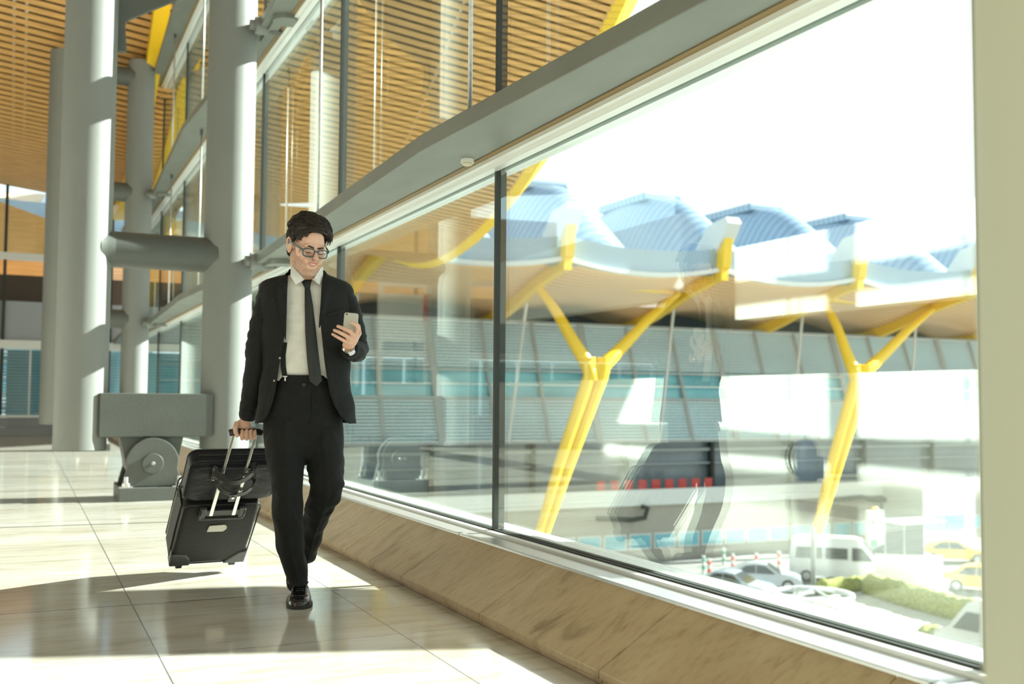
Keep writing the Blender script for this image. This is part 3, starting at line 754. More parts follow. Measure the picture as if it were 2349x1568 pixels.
vehicle('minibus_van', 'white minibus van parked beside the yellow column outside', (c.x, c.y), an, VANP, VW, 2.0, 5.5, (-1.75, 1.85), M['vanwhite'])
a, b = gz(1685, 1346), gz(1812, 1352); c = (a+b)/2; an = math.atan2(b.y-a.y, b.x-a.x)
vehicle('car', 'silver car parked left of the white minibus van outside', (c.x, c.y), an, CARP, CW, 1.8, 4.3, (-1.35, 1.35), M['silver'])
a, b = gz(1615, 1352), gz(1735, 1364); c = (a+b)/2+Vector((-.9, -1.5, 0)); an = math.atan2(b.y-a.y, b.x-a.x)
vehicle('car', 'pale blue car half hidden by the window sill, left of the silver car', (c.x, c.y), an, CARP, CW, 1.8, 4.3, (-1.35, 1.35), M['bluecar'])
a, b = gz(2130, 1305), gz(2255, 1310); c = (a+b)/2+Vector((2.5, 2.5, 0)); an = math.atan2(b.y-a.y, b.x-a.x)
vehicle('car', 'white and yellow car parked right of the bus shelter, farther one', (c.x, c.y), an, CARP, CW, 1.8, 4.3, (-1.35, 1.35), M['taxi'])
a, b = gz(2190, 1350), gz(2330, 1362); c = (a+b)/2; an = math.atan2(b.y-a.y, b.x-a.x)
vehicle('car', 'yellow car parked right of the bus shelter, nearer one at the pillar', (c.x, c.y), an, CARP, CW, 1.8, 4.3, (-1.35, 1.35), M['taxi'])
c = gz(2040, 1300)
vehicle('car', 'dark car parked behind the front of the white minibus van', (c.x+1, c.y), an, CARP, CW, 1.8, 4.3, (-1.35, 1.35), plain('dark blue paint', (.06, .08, .10), .2, coat=.6))
c = gz(2318, 1530)
vehicle('box_van', 'white van cut off at the lower right beside the pillar', (c.x, c.y), PI*.55, VANP, VW, 2.0, 5.5, (-1.75, 1.85), M['vanwhite'])

# street furniture
def bollard(px, py, nm, col, lab):
    p = gz(px, py); t = thing('bollard', lab, 'bollard', p, 0, 'striped bollards along the kerb')
    mb = MB(); mb.cyl(p, p+Vector((0, 0, 1.05)), .10, 14); o = mb.build('post', M['whitefar'], t, smooth='auto')
    for z in (.35, .8):
        mb = MB(); mb.cyl(p+Vector((0, 0, z-.1)), p+Vector((0, 0, z+.1)), .104, 14); mb.build('reflective_band', col, t, smooth='auto')
RED = plain('red band', (.75, .10, .06), .4); GREEN = plain('green band', (.08, .38, .22), .4)
for px, py, col, lab in ((1627, 1322, RED, 'red and white bollard nearest the mirrored shoe'), (1681, 1310, RED, 'red and white bollard second from left behind the cars'),
                         (1735, 1308, RED, 'red and white bollard third from left behind the cars'), (1787, 1303, RED, 'red and white bollard just left of the minibus van'),
                         (2024, 1282, RED, 'red and white bollard right of the white totem'), (1614, 1315, GREEN, 'green and white bollard at the left end of the row'),
                         (1660, 1296, GREEN, 'green and white bollard behind the second red one')):
    bollard(px, py, '', col, lab)
t = thing('totem_sign', 'white totem panel with two dark round marks behind the minibus van', 'sign', gz(2008, 1268))
p = gz(2008, 1268)
mb = MB(); mb.bb((p.x-.75, p.y-.15, GZ), (p.x+.75, p.y+.15, GZ+2.9)); mb.build('panel', M['whitefar'], t, bevel=.03)
mb = MB()
for s in (-1, 1): mb.cyl((p.x+s*.36, p.y-.15, GZ+2.1), (p.x+s*.36, p.y-.19, GZ+2.1), .13, 20)
mb.cyl((p.x, p.y-.15, GZ+1.5), (p.x, p.y-.19, GZ+1.5), .07, 20)
mb.build('round_marks', plain('olive mark', (.25, .27, .16), .5), t)
mb = MB(); mb.bb((p.x-.5, p.y-.2, GZ+.35), (p.x-.05, p.y-.15, GZ+.9)); mb.build('green_notice', GREEN, t)
mb = MB(); mb.ell((p.x, p.y, GZ+3.0), (.3, .12, .12)); mb.build('amber_lamp', M['yellow'], t)
p = gz(2092, 1318)
t = thing('bus_shelter', 'dark glazed shelter with a white flat roof behind the pale screen', 'shelter', p)
mb = MB(); mb.bb((p.x-1.7, p.y-.9, GZ+3.1), (p.x+1.9, p.y+.9, GZ+3.25)); mb.build('roof', M['whitefar'], t)
mb = MB(); mb.bb((p.x-1.5, p.y+.6, GZ+.1), (p.x+1.6, p.y+.66, GZ+3.1)); mb.build('back_glass', M['carglass'], t)
for dx in (-1.5, .0, 1.6):
    mb = MB(); mb.cyl((p.x+dx, p.y+.6, GZ), (p.x+dx, p.y+.6, GZ+3.1), .05, 10); mb.build('post', M['mull'], t)
p = gz(2086, 1356)
mb = MB(); pts = []
for i in range(13):
    a = -1+2*i/12; pts.append(p+Vector((a*1.55, -.35*(1-a*a)+a*-.9, 1.0)))
mb.ribbon(pts, 2.0, .05); t = mb.build('curved_screen', M['vanwhite']); props(t, 'pale curved screen in front of the dark shelter', 'screen')
p = gz(2160, 1378)
t = thing('waste_bin', 'lilac waste bin with a white lid near the pillar', 'bin', p)
mb = MB(); mb.tube([p+Vector((0, 0, 0)), p+Vector((0, 0, .95))], [(.42, .38), (.52, .46)], 4); mb.build('bin_body', plain('lilac plastic', (.58, .54, .78), .5), t)
mb = MB(); mb.tube([p+Vector((0, 0, .95)), p+Vector((0, 0, 1.03)), p+Vector((0, 0, 1.12))], [(.6, .52), (.6, .52), (.4, .35)], 4); mb.build('lid', M['whitefar'], t)
# ring shaped seat around a lamp post
p = gz(1868, 1392)
t = thing('ring_seat', 'white ring structure with dark cross bars around a post', 'ring', p)
n = 48; rings = []
for i in range(n+1):
    a = 2*PI*i/n; c, s = math.cos(a), math.sin(a)
    rings.append([p+Vector((c*r, s*r, z)) for r, z in ((1.75, .62), (1.95, .62), (1.95, .72), (1.75, .72))])
mb = MB(); mb.loft(rings, True, False); mb.build('ring', M['whitefar'], t)
for k in range(3):
    a = PI*k/3+.3; d = Vector((math.cos(a), math.sin(a), 0))
    mb = MB(); mb.ribbon([p-d*1.8+Vector((0, 0, .66)), p+Vector((0, 0, .9)), p+d*1.8+Vector((0, 0, .66))], .10, .12); mb.build('cross_bar', M['mull'], t)
    for s in (-1, 1):
        mb = MB(); mb.cyl(p+d*1.8*s, p+d*1.8*s+Vector((0, 0, .62)), .05, 8); mb.build('leg', M['whitefar'], t)
q = gz(1866, 1352)
t = thing('lamp_post', 'slim grey post rising in front of the minibus van', 'post', q)
mb = MB(); mb.cyl(q, q+Vector((0, 0, 3.4)), .13, 14); mb.build('shaft', M['column'], t, smooth='auto')
mb = MB(); mb.cyl(q, q+Vector((0, 0, .25)), .22, 14); mb.build('base', M['column'], t, smooth='auto')
# hedge
M['hedge'] = plain('clipped yellow green hedge', (.24, .27, .05), .9, var=.5, scale=9, c2=(.40, .42, .10), bump=1, bscale=12)
def hedge(pxs, w_, h_, label):
    mb = MB(); rings = []
    P = [gz(*a) for a in pxs]; Q = []
    for a, b in zip(P, P[1:]):
        m = max(2, int((b-a).length/.25))
        Q += [a.lerp(b, i/m) for i in range(m)]
    Q.append(P[-1])
    for i, q in enumerate(Q):
        d = (Q[min(i+1, len(Q)-1)]-Q[max(i-1, 0)]).normalized(); s = Vector((-d.y, d.x, 0)); ring = []
        for j in range(14):
            a = PI*j/13; e = .75
            c_, s_ = math.cos(a), math.sin(a)
            v = s*(w_/2*abs(c_)**e*(1 if c_ > 0 else -1)) + Vector((0, 0, h_*abs(s_)**e))
            k = 1+.16*noise.noise((q+v)*3.1)+.10*noise.noise((q+v)*9)
            ring.append(q+v*k)
        rings.append(ring)
    mb.loft(rings); o = mb.build('hedge', M['hedge'], None, smooth=True); return props(o, label, 'hedge')
hedge([(1880, 1364), (1935, 1358), (1990, 1352)], .7, .8, 'low clipped hedge in front of the white minibus van')
hedge([(1998, 1362), (2080, 1388), (2170, 1413), (2300, 1446)], 1.1, 1.1, 'clipped hedge running from the pale screen toward the pillar')
p = gz(2135, 1490)
mb = MB(); mb.ell(p+Vector((0, 0, .5)), (.6, .6, .5), 24, 16)
for v in mb.v: v += (v-p)*.18*noise.noise(v*4)
o = mb.build('shrub', M['hedge'], None, smooth=True); props(o, 'small round green shrub beside the white van at lower right', 'shrub')
# added unseen pier, shaped to throw the broad shadow band on the floor
mb = MB(); mb.prism([(7, y, z) for y, z in ((2.4, GZ), (3.0, 1.5), (3.33, 2.97), (3.78, 3.96), (4.2, 5.0), (4.6, 9.0), (5.5, 9.0), (5.3, 5.0), (5.1, 4.0), (4.97, 3.47), (4.47, 2.97), (4.0, 1.5), (3.5, GZ))], (.4, 0, 0)); o = mb.build('leaning_blocker', M['steelgrey'], None, bevel=.02); props(o, 'unseen leaning pier outside the glass, hidden right of the round pillar', 'blocker')
# ------------------------------------------------------------------ trolley suitcase and bag
MANLOC = (1.17, 4.8, 0); MANROT = -R(13.7)
_U = Vector((math.cos(MANROT), math.sin(MANROT), 0)); _V = Vector((-math.sin(MANROT), math.cos(MANROT), 0))
def LPw(px, py, d=0):
    r = ray(px, py); p0 = Vector(MANLOC); t = ((p0-CAMP).dot(_V)+d)/r.dot(_V); return CAMP+r*t
def LP(px, py, d=0):
    q = LPw(px, py, d)-Vector(MANLOC); return Vector((q.dot(_U), q.dot(_V), q.z))
M['case'] = plain('charcoal ballistic nylon', (.018, .018, .0165), .75, spec=.3, var=.15, scale=40, bump=.25, bscale=300)
M['caseside'] = plain('dark grey nylon side', (.026, .026, .026), .65, bump=.2, bscale=300)
M['plast'] = plain('black plastic', (.022, .022, .022), .35)
M['greyplast'] = plain('dark grey plastic guard', (.035, .037, .035), .45)
M['rodmetal'] = plain('polished aluminium rod', (.78, .78, .74), .22, .9)
M['bagfab'] = plain('black navy nylon bag', (.006, .008, .014), .5, spec=.35, bump=.8, bscale=7, stretch=(1, 3, 1))
M['leather'] = plain('black leather', (.016, .016, .017), .3, bump=.15, bscale=120)
M['chrome'] = plain('chrome', (.8, .8, .78), .12, 1)
HND = LPw(562, 984, .3); Bc = Vector((.935, 5.93, .065))
cu = (HND-Bc); CLEN = cu.length; cu.normalize(); th_ = R(-3)
cw = Vector((math.cos(th_), -math.sin(th_), 0)); cw = (cw-cu*cw.dot(cu)).normalized(); cn = cw.cross(cu)
def CP(x, h, t): return Bc+cw*x+cu*h-cn*t     # x across, h along the case, t depth behind the visible back panel
case = thing('trolley_suitcase', 'black soft trolley suitcase tilted on its wheels, pulled by the man', 'suitcase', (Bc.x, Bc.y, 0))
CH_ = .50; CT = .20; CW_ = .198
def rr(w2, t0, t1, r, h, sc=1.0, n=5):
    pts = []
    cx, ct = 0, (t0+t1)/2; a, b = w2*sc, (t1-t0)/2*sc
    for q, (sx, sy) in enumerate(((1, 1), (-1, 1), (-1, -1), (1, -1))):
        for i in range(n+1):
            g = PI/2*q+PI/2*i/n
            pts.append(CP(sx*(a-r)+r*math.cos(g), h, ct+sy*(b-r)+r*math.sin(g)))
    return pts
mb = MB(); mb.loft([rr(CW_, 0, CT, .03, h, s) for h, s in ((.0, .90), (.012, .97), (.03, 1), (.25, 1.012), (.46, 1), (.485, .98), (.50, .93))]); mb.build('shell', M['case'], case, smooth='auto')
def piping(t):   # cord round the edge of a panel
    pts = []
    r = .035; a, b = CW_+.002, CH_
    for cx, ch, g0 in ((a-r, b-r, 0), (-(a-r), b-r, 90), (-(a-r), r, 180), (a-r, r, 270)):
        for i in range(7): g = R(g0+90*i/6); pts.append(CP(cx+r*math.cos(g), ch+r*math.sin(g), t))
    pts.append(pts[0]); return pts
for t in (.004, CT-.004):
    mb = MB(); mb.tube(piping(t), .0045, 8); mb.build('piping', M['leather'], case, smooth=True)
mb = MB(); mb.ribbon([CP(-CW_-.004, .03, CT*.5), CP(-CW_-.007, .25, CT*.5), CP(-CW_-.004, .47, CT*.5)], CT*.62, .006, up=tuple(cn)); mb.build('side_gusset', M['caseside'], case)
mb = MB(); mb.tube([CP(-CW_-.006, .03, CT*.78), CP(-CW_-.009, .25, CT*.79), CP(-CW_-.006, .47, CT*.78)], .003, 6); mb.build('side_zip', M['rodmetal'], case)
# moulded corner guards with wheels
for s in (-1, 1):
    mb = MB()
    pr = [(s*(CW_+.004), -.008), (s*(CW_+.004), .095), (s*(CW_-.03), .095), (s*(CW_-.075), .085), (s*(CW_-.10), .045), (s*(CW_-.105), -.008)]
    if s > 0: pr = [(s*(CW_+.004), -.008), (s*(CW_+.004), .10), (s*(CW_-.04), .085), (s*(CW_-.10), .02), (s*(CW_-.115), -.008)]
    mb.prism([CP(x, h, -.008) for x, h in pr], -cn*.07); g = mb.build('corner_guard', M['greyplast'], case, bevel=.008)
    wx = s*(CW_-.055); wc = CP(wx, -.03, .035)
    mb = MB(); mb.cyl(wc-cw*.014, wc+cw*.014, .032, 28); wz = min(v.z for v in mb.v)
    mb.build('wheel', M['tyre'], case, smooth='auto')
    mb = MB(); mb.cyl(wc-cw*.022, wc+cw*.022, .012, 14); mb.build('axle', M['plast'], g, smooth='auto')
# moulded tray with the rod sockets
mb = MB(); mb.ribbon([CP(-.105, CH_-.045, -.008), CP(.105, CH_-.045, -.008)], .05, .02, up=tuple(cu)); mb.build('rod_tray', M['plast'], case, bevel=.006)
mb = MB(); mb.tube([CP(-.112, CH_-.02, -.016), CP(-.112, CH_-.075, -.018), CP(-.10, CH_-.088, -.018), CP(.10, CH_-.088, -.018), CP(.112, CH_-.075, -.018), CP(.112, CH_-.02, -.016)], .0085, 10); mb.build('tray_rim', M['greyplast'], case, smooth=True)
for s in (-1, 1):
    mb = MB(); mb.ribbon([CP(s*.10, CH_-.10, -.012), CP(s*.10, CH_-.0, -.012)], .035, .022, up=tuple(cw)); mb.build('tray_lug', M['greyplast'], case, bevel=.008)
mb = MB(); mb.tube([CP(-.055, CH_+.012, .03), CP(-.04, CH_+.035, .03), CP(.04, CH_+.035, .03), CP(.055, CH_+.012, .03)], .011, 10); mb.build('grab_handle', M['leather'], case, smooth=True)
# name plate
pts = [(-.05, -.028), (-.045, .018), (-.04, .024), (.035, .028), (.05, .012), (.05, -.012), (.035, -.03)]
mb = MB(); mb.prism([CP(.0+x, .31+y, -.001) for x, y in pts], cn*.005); mb.build('name_plate', plain('brushed name plate', (.42, .41, .36), .4, .2), case, bevel=.002)
# telescopic rods
for s in (-1, 1):
    mb = MB(); mb.ribbon([CP(s*.058, CH_-.06, -.02), CP(s*.056, CH_+.27, -.02)], .019, .011, up=tuple(cw)); o = mb.build('telescopic_rod', M['rodmetal'], case, bevel=.003)
    mb = MB(); mb.ribbon([CP(s*.056, CH_+.265, -.02), CP(s*.054, CLEN-.005, -.02)], .014, .009, up=tuple(cw)); mb.build('inner_rod', M['rodmetal'], o, bevel=.002)
    mb = MB(); mb.ribbon([CP(s*.056, CH_+.255, -.02), CP(s*.056, CH_+.275, -.02)], .023, .015, up=tuple(cw)); mb.build('rod_collar', M['plast'], o, bevel=.002)
mb = MB(); mb.tube([CP(-.078, CLEN-.004, -.02), CP(-.06, CLEN+.002, -.02), CP(.06, CLEN+.002, -.02), CP(.078, CLEN-.004, -.02)], [(.016, .013), (.018, .014), (.018, .014), (.016, .013)], 14); mb.build('pull_handle', M['plast'], case, smooth='auto')
# laptop bag standing on the suitcase behind the rods
bag = thing('laptop_bag', 'dark navy laptop bag with looped leather handles standing on the tilted suitcase', 'bag', tuple(CP(0, CH_+.01, .06)))
def brr(sc, t, tt=None, w2=.232, h0=CH_+.012, h1=CH_+.315, r=.045, x0=.02):
    pts = []; hm, hh = (h0+h1)/2, (h1-h0)/2*sc; a = w2*sc
    for q, (sx, sy) in enumerate(((1, 1), (-1, 1), (-1, -1), (1, -1))):
        for i in range(7):
            g = PI/2*q+PI/2*i/6; x = sx*(a-r)+r*math.cos(g); y = sy*(hh-r)+r*math.sin(g)
            pts.append(CP(x0+x, hm+y, t+.006*noise.noise(Vector((x*14, y*14, t*30)))))
    return pts
mb = MB(); mb.loft([brr(s, t) for s, t in ((.60, .018), (.86, .012), (.95, .018), (.985, .03), (1, .05), (1, .085), (.985, .10), (.93, .112), (.7, .118))]); mb.build('body', M['bagfab'], bag, smooth=True)
for t, s in ((.028, .988), (.102, .988)):
    p = brr(s, t); p.append(p[0]); mb = MB(); mb.tube(p, .0045, 8); mb.build('edge_piping', M['leather'], bag, smooth=True)
mb = MB(); mb.tube([CP(x, CH_+.316, .066) for x in (-.17, -.05, .08, .21)], .0035, 6); mb.build('top_zip', M['gasket'], bag)
for s in (-1, 1):
    mb = MB(); mb.ribbon([CP(.0+s*.088, CH_+.19, .004), CP(.0+s*.085, CH_+.285, .004)], .03, .006, up=tuple(cw)); tb_ = mb.build('handle_tab', M['leather'], bag, bevel=.002)
    for h in (.205, .225):
        mb = MB(); mb.cyl(CP(s*.088, CH_+h, .001), CP(s*.088, CH_+h, -.004), .0042, 12); mb.build('rivet', M['chrome'], tb_, smooth='auto')
# handles: leather loops hanging in front of the rods
h1 = bez(CP(-.09, CH_+.28, -.002), CP(-.15, CH_+.37, -.02), CP(-.05, CH_+.22, -.07), CP(.03, CH_+.25, -.055), 14)+bez(CP(.03, CH_+.25, -.055), CP(.11, CH_+.28, -.04), CP(.12, CH_+.36, -.01), CP(.085, CH_+.30, -.0), 12)[1:]
mb = MB(); mb.ribbon(h1, .036, .006, up=tuple(cu)); mb.build('leather_handle', M['leather'], bag, smooth='auto', bevel=.001)
h2 = bez(CP(-.088, CH_+.27, .0), CP(-.075, CH_+.17, -.05), CP(-.01, CH_+.14, -.05), CP(.04, CH_+.135, -.045), 12)+bez(CP(.04, CH_+.135, -.045), CP(.12, CH_+.12, -.03), CP(.135, CH_+.2, -.01), CP(.09, CH_+.27, -.0), 12)[1:]
mb = MB(); mb.ribbon(h2, .030, .005, up=tuple(cu)); mb.build('leather_handle', M['leather'], bag, smooth='auto', bevel=.001)
mb = MB(); mb.ribbon([CP(.018, CH_+.075, -.038), CP(.018, CH_+.148, -.048)], .036, .012, up=tuple(cw)); hw_ = mb.build('handle_wrap', M['leather'], bag, bevel=.004)
mb = MB(); mb.cyl(CP(.018, CH_+.12, -.05), CP(.018, CH_+.12, -.056), .007, 16); mb.build('snap_button', M['chrome'], hw_, smooth='auto')
mb = MB(); mb.ribbon([CP(-.20, CH_+.10, .06), CP(-.235, CH_+.06, .06), CP(-.225, CH_+.02, .05)], .01, .004, up=tuple(cn)); mb.build('side_tab', M['leather'], bag)
# ------------------------------------------------------------------ the man
man = thing('person', 'person in black suit and tie with glasses, walking and looking at a phone', 'person', MANLOC, MANROT)
MW = wmat(man)
def pm(mb, name, mat, parent=None, **k):
    mb.v = [MW @ Vector(v) for v in mb.v]; return mb.build(name, mat, parent or man, **k)
def S(px): return px*.00206
# materials
M['suit'] = plain('black wool suit', (.0135, .0142, .0138), .8, spec=.25, sheen=.03, var=.25, scale=120, bump=.12, bscale=500)
M['trouser'] = plain('black wool trousers', (.0105, .0112, .0108), .8, spec=.25, sheen=.03, var=.25, scale=120, bump=.12, bscale=500)
M['shirt'] = plain('pale grey white shirt', (.72, .70, .65), .7, bump=.1, bscale=200)
M['collar'] = plain('white shirt collar', (.80, .81, .80), .6)
M['tie'] = plain('black satin tie', (.010, .012, .011), .5, bump=.08, bscale=400)
M['shoe'] = plain('polished black leather', (.012, .012, .013), .16, spec=.6, coat=.4)
M['sole'] = plain('black sole', (.02, .018, .016), .6)
M['hair'] = plain('dark brown hair', (.022, .014, .009), .42, var=.4, scale=60, stretch=(1, 1, 4))
def skin_mat(name, c, c2, rough=.45, sc=60, pos=(.45, .55)):
    m, t, b, o = nodes(name); tc = t.nodes.new('ShaderNodeTexCoord'); n = t.nodes.new('ShaderNodeTexNoise'); n.inputs['Scale'].default_value = sc; n.inputs['Detail'].default_value = 3
    r = t.nodes.new('ShaderNodeValToRGB'); r.color_ramp.elements[0].position = pos[0]; r.color_ramp.elements[1].position = pos[1]
    r.color_ramp.elements[0].color = (*c2, 1); r.color_ramp.elements[1].color = (*c, 1)
    t.links.new(tc.outputs['Object'], n.inputs['Vector']); t.links.new(n.outputs['Fac'], r.inputs[0]); t.links.new(r.outputs[0], b.inputs['Base Color'])
    b.inputs['Roughness'].default_value = rough; b.inputs['Subsurface Weight'].default_value = .12; b.inputs['Subsurface Radius'].default_value = (.012, .005, .003); b.inputs['Subsurface Scale'].default_value = .6
    return m
M['skin'] = skin_mat('skin', (.74, .46, .34), (.69, .41, .30), sc=25)
M['beard'] = skin_mat('stubbled skin', (.68, .42, .31), (.17, .11, .08), .6, 480, (.30, .56))
M['lip'] = skin_mat('lips', (.58, .27, .22), (.53, .23, .19), .4)

# ---- head frame
HC = LP(703, 566, .13); HS = 1.10
HR = (Matrix.Rotation(R(25), 3, 'Z') @ Matrix.Rotation(R(2), 3, 'Y') @ Matrix.Rotation(R(15), 3, 'X'))
HR = HR @ Matrix.Diagonal((.97, 1.0, 1.03))
def H(x, y, z): return HC+HR @ (Vector((x, y, z))*HS)
def hell(mb, c, r, nu=24, nv=16, rot=None):
    m = HR if rot is None else HR @ rot
    mb.ell(H(*c), [a*HS for a in r], nu, nv, M=m)
def htube(mb, pts, rad, n=12): mb.tube([H(*p) for p in pts], [r*HS for r in rad], n)
body = MB()
hell(body, (0, .014, .042), (.074, .094, .084))
hell(body, (0, -.030, .010), (.066, .064, .080))
hell(body, (0, -.032, -.045), (.056, .060, .055))
hell(body, (0, -.044, -.078), (.040, .040, .030))
hell(body, (0, -.078, -.098), (.024, .019, .019)); hell(body, (0, -.045, -.080), (.040, .045, .026))
for s in (-1, 1):
    hell(body, (s*.050, -.002, -.045), (.017, .030, .034)); hell(body, (s*.034, -.050, -.062), (.023, .034, .034))
    htube(body, [(s*.049, .002, -.058), (s*.042, -.030, -.078), (s*.028, -.062, -.095), (s*.010, -.080, -.102)], [.016, .0165, .0165, .0165], 14)
    hell(body, (s*.043, -.066, -.024), (.023, .022, .020)); hell(body, (s*.030, -.077, -.045), (.020, .020, .022))
    hell(body, (s*.030, -.084, .012), (.025, .012, .010)); hell(body, (s*.030, -.077, -.009), (.0165, .0135, .0100))
    htube(body, [(s*.011, -.096, -.037), (s*.0165, -.090, -.034)], [.0085, .0078])
    # ear
    hell(body, (s*.075, .006, -.004), (.008, .017, .028))
    htube(body, [(s*.076, -.008, .004), (s*.082, -.006, .022), (s*.085, .008, .030), (s*.085, .022, .020), (s*.083, .022, .0), (s*.080, .010, -.022), (s*.076, -.002, -.032)], [.004, .005, .0055, .0055, .005, .006, .006])
hell(body, (0, -.086, .016), (.020, .010, .014)); hell(body, (0, -.078, .045), (.040, .016, .030))
htube(body, [(0, -.088, .010), (0, -.096, -.006), (0, -.106, -.020), (0, -.113, -.030), (0, -.104, -.038)], [.0085, .0085, .0100, .0125, .010])
hell(body, (0, -.088, -.050), (.024, .010, .010))
htube(body, [(-.025, -.080, -.0515), (-.012, -.0910, -.0535), (0, -.0932, -.0548), (.012, -.0910, -.0535), (.025, -.080, -.0515)], [.0025, .0042, .0046, .0042, .0025])
htube(body, [(-.022, -.080, -.0555), (-.011, -.0885, -.0650), (0, -.0900, -.0670), (.011, -.0885, -.0650), (.022, -.080, -.0555)], [.0025, .0048, .0056, .0048, .0025])
# neck and hidden torso
NB = LP(702, 655, .175)
body.tube([H(0, .012, -.01), H(0, .014, -.06), NB+Vector((0, -.01, .03)), NB+Vector((0, 0, -.03))], [(.055, .058), (.061, .062), (.064, .064), (.075, .07)], 24)
WA = LP(698, 875, .20); CHS = LP(702, 730, .19); HP = LP(696, 965, .20)
body.tube([NB+Vector((0, .0, -.02)), CHS+Vector((0, .02, .06)), CHS+Vector((0, .02, 0)), WA, HP], [(.06, .06), (.15, .075), (.145, .078), (.11, .075), (.12, .08)], 28)
# hidden legs
def PL(l): return [LP(*p) for p in l]
body.tube(PL([(655, 960, .19), (655, 1060, .14), (657, 1130, .08), (672, 1250, .13), (680, 1335, .17)]), [.07, .062, .045, .042, .034], 20)
body.tube(PL([(742, 960, .21), (745, 1060, .18), (746, 1125, .14), (718, 1200, .33), (706, 1265, .47)]), [.07, .062, .045, .042, .034], 20)
# arms under the sleeves
body.tube(PL([(640, 690, .19), (608, 690, .19), (597, 740, .19), (583, 830, .21), (573, 900, .26), (567, 950, .285), (565, 968, .292)]), [.04, .034, .032, .031, .028, .024, .024], 18)
body.tube(PL([(765, 690, .19), (800, 690, .19), (815, 740, .20), (826, 800, .19), (812, 803, .07), (800, 799, -.02), (795, 793, -.05)]), [.04, .034, .032, .032, .030, .024, .0235], 18)
# ---- right hand gripping the pull handle (palm to the front, fingers curled round the bar)
wr = LP(566, 962, .290); hb = [Vector(MW.inverted() @ CP(x, CLEN+.002, -.02)) for x in (-.065, .065)]
hc = (hb[0]+hb[1])/2; hx = (hb[1]-hb[0]).normalized()
def G(x, f, u): return hc+hx*x+Vector((0, -1, 0))*f+Vector((0, 0, 1))*u      # f towards the viewer, u up, around the bar
body.ell(G(-.012, -.012, .030), (.040, .020, .034), 20, 14)
body.tube([wr+Vector((0, 0, .02)), wr, G(-.012, -.012, .035)], [(.024, .028), (.026, .023), (.034, .020)], 18)
body.tube([G(-.040, .006, .045), G(-.050, .018, .022), G(-.046, .024, -.002), G(-.034, .027, -.022)], [.015, .013, .0115, .0095], 14)   # thumb down the front
for i, (x, r, e) in enumerate(((-.016, .0100, 0), (.006, .0102, .002), (.027, .0096, .001), (.046, .0084, -.003))):
    pts = []
    for a, rad in ((200, .026), (235, .026), (275, .027), (315, .027), (350, .026), (25, .025)):
        g = R(a); pts.append(G(x, math.cos(g)*rad, math.sin(g)*(rad+e)-.004))
    body.tube(pts, [r, r, r*1.05, r*1.0, r*1.0, r*.85], 12)
    body.ell(pts[-1], (r*.9,)*3, 12, 8)
    body.tube([G(x, -.022, .022), pts[0]], [r*1.1, r], 12)
# ---- left hand with the phone
def LH(*a): return LP(*a)
body.ell(LH(808, 776, -.075), (.030, .020, .034), 20, 14, M=Matrix.Rotation(R(28), 3, 'Y'))
body.tube(PL([(797, 800, -.03), (799, 791, -.055), (806, 781, -.072)]), [(.023, .027), (.024, .028), (.026, .030)], 18)
FING = [([(818, 764, -.080), (821, 752, -.090), (817, 744, -.098), (806, 739, -.100)], [.0105, .0100, .0092, .0078]),
        ([(812, 769, -.088), (803, 760, -.100), (788, 753, -.103), (775, 748, -.098)], [.0108, .0102, .0095, .0080]),
        ([(805, 779, -.086), (794, 770, -.098), (779, 762, -.100), (767, 757, -.094)], [.0105, .0100, .0092, .0078]),
        ([(797, 787, -.078), (786, 779, -.090), (773, 772, -.091), (763, 766, -.086)], [.0095, .0088, .0082, .0070])]
for pts, rad in FING:
    P = PL(pts); body.tube(P, rad, 12); body.ell(P[-1], (rad[-1],)*3, 12, 8); body.ell(P[1], (rad[1]*1.06,)*3, 12, 8)
TH = PL([(815, 778, -.066), (824, 764, -.050), (822, 748, -.044), (813, 738, -.044)])
body.tube(TH, [.014, .0125, .011, .009], 12); body.ell(TH[-1], (.009,)*3, 12, 8)

bo = body.build('body', M['skin'], man, fix=False)
bo.data.transform(bo.matrix_world)
me = bo.data
# body was built in local coordinates of the man already: undo the world inverse
me.transform(MW)
rm = bo.modifiers.new('r', 'REMESH'); rm.mode = 'VOXEL'; rm.voxel_size = .0026; rm.use_smooth_shade = True
sm_ = bo.modifiers.new('s', 'SMOOTH'); sm_.iterations = 5; sm_.factor = .5
bpy.context.view_layer.update()
dg = bpy.context.evaluated_depsgraph_get(); nm = bpy.data.meshes.new_from_object(bo.evaluated_get(dg))
bo.modifiers.clear(); old = bo.data; bo.data = nm; bpy.data.meshes.remove(old); nm.name = 'body'
nm.materials.clear(); nm.materials.append(M['skin']); nm.materials.append(M['beard']); nm.materials.append(M['lip'])
HRi = HR.inverted()
for p in nm.polygons:
    p.use_smooth = True
    q = HRi @ (Vector(p.center)-HC)/HS
    if q.z > -.14 and abs(q.x) < .1 and q.length < .16:
        x, y, z = abs(q.x), q.y, q.z
        nn = .006*noise.noise(q*120)
        zz = z+.0605-.006*(x/.024)**2
        lip = (((x/.023)**2+(zz/.0105)**2) < 1) and y < -.082
        if lip: p.material_index = 2; continue
        edge = -.030 + (.045 if y > -.045 else 0)*min(1, (y+.045)/.03 if y > -.045 else 0)
        jawline = z < (-.080 + max(0, (x-.016))*1.05 + nn) and y < .004 and z > -.116 and x < .0715
        side = .048 < x < .0715 and -.03 < y < -.006 and z < .0
        mous = x < .028 and -.052 < z < -.037+nn and y < -.078
        if (jawline and y > -.12) or side or mous: p.material_index = 1
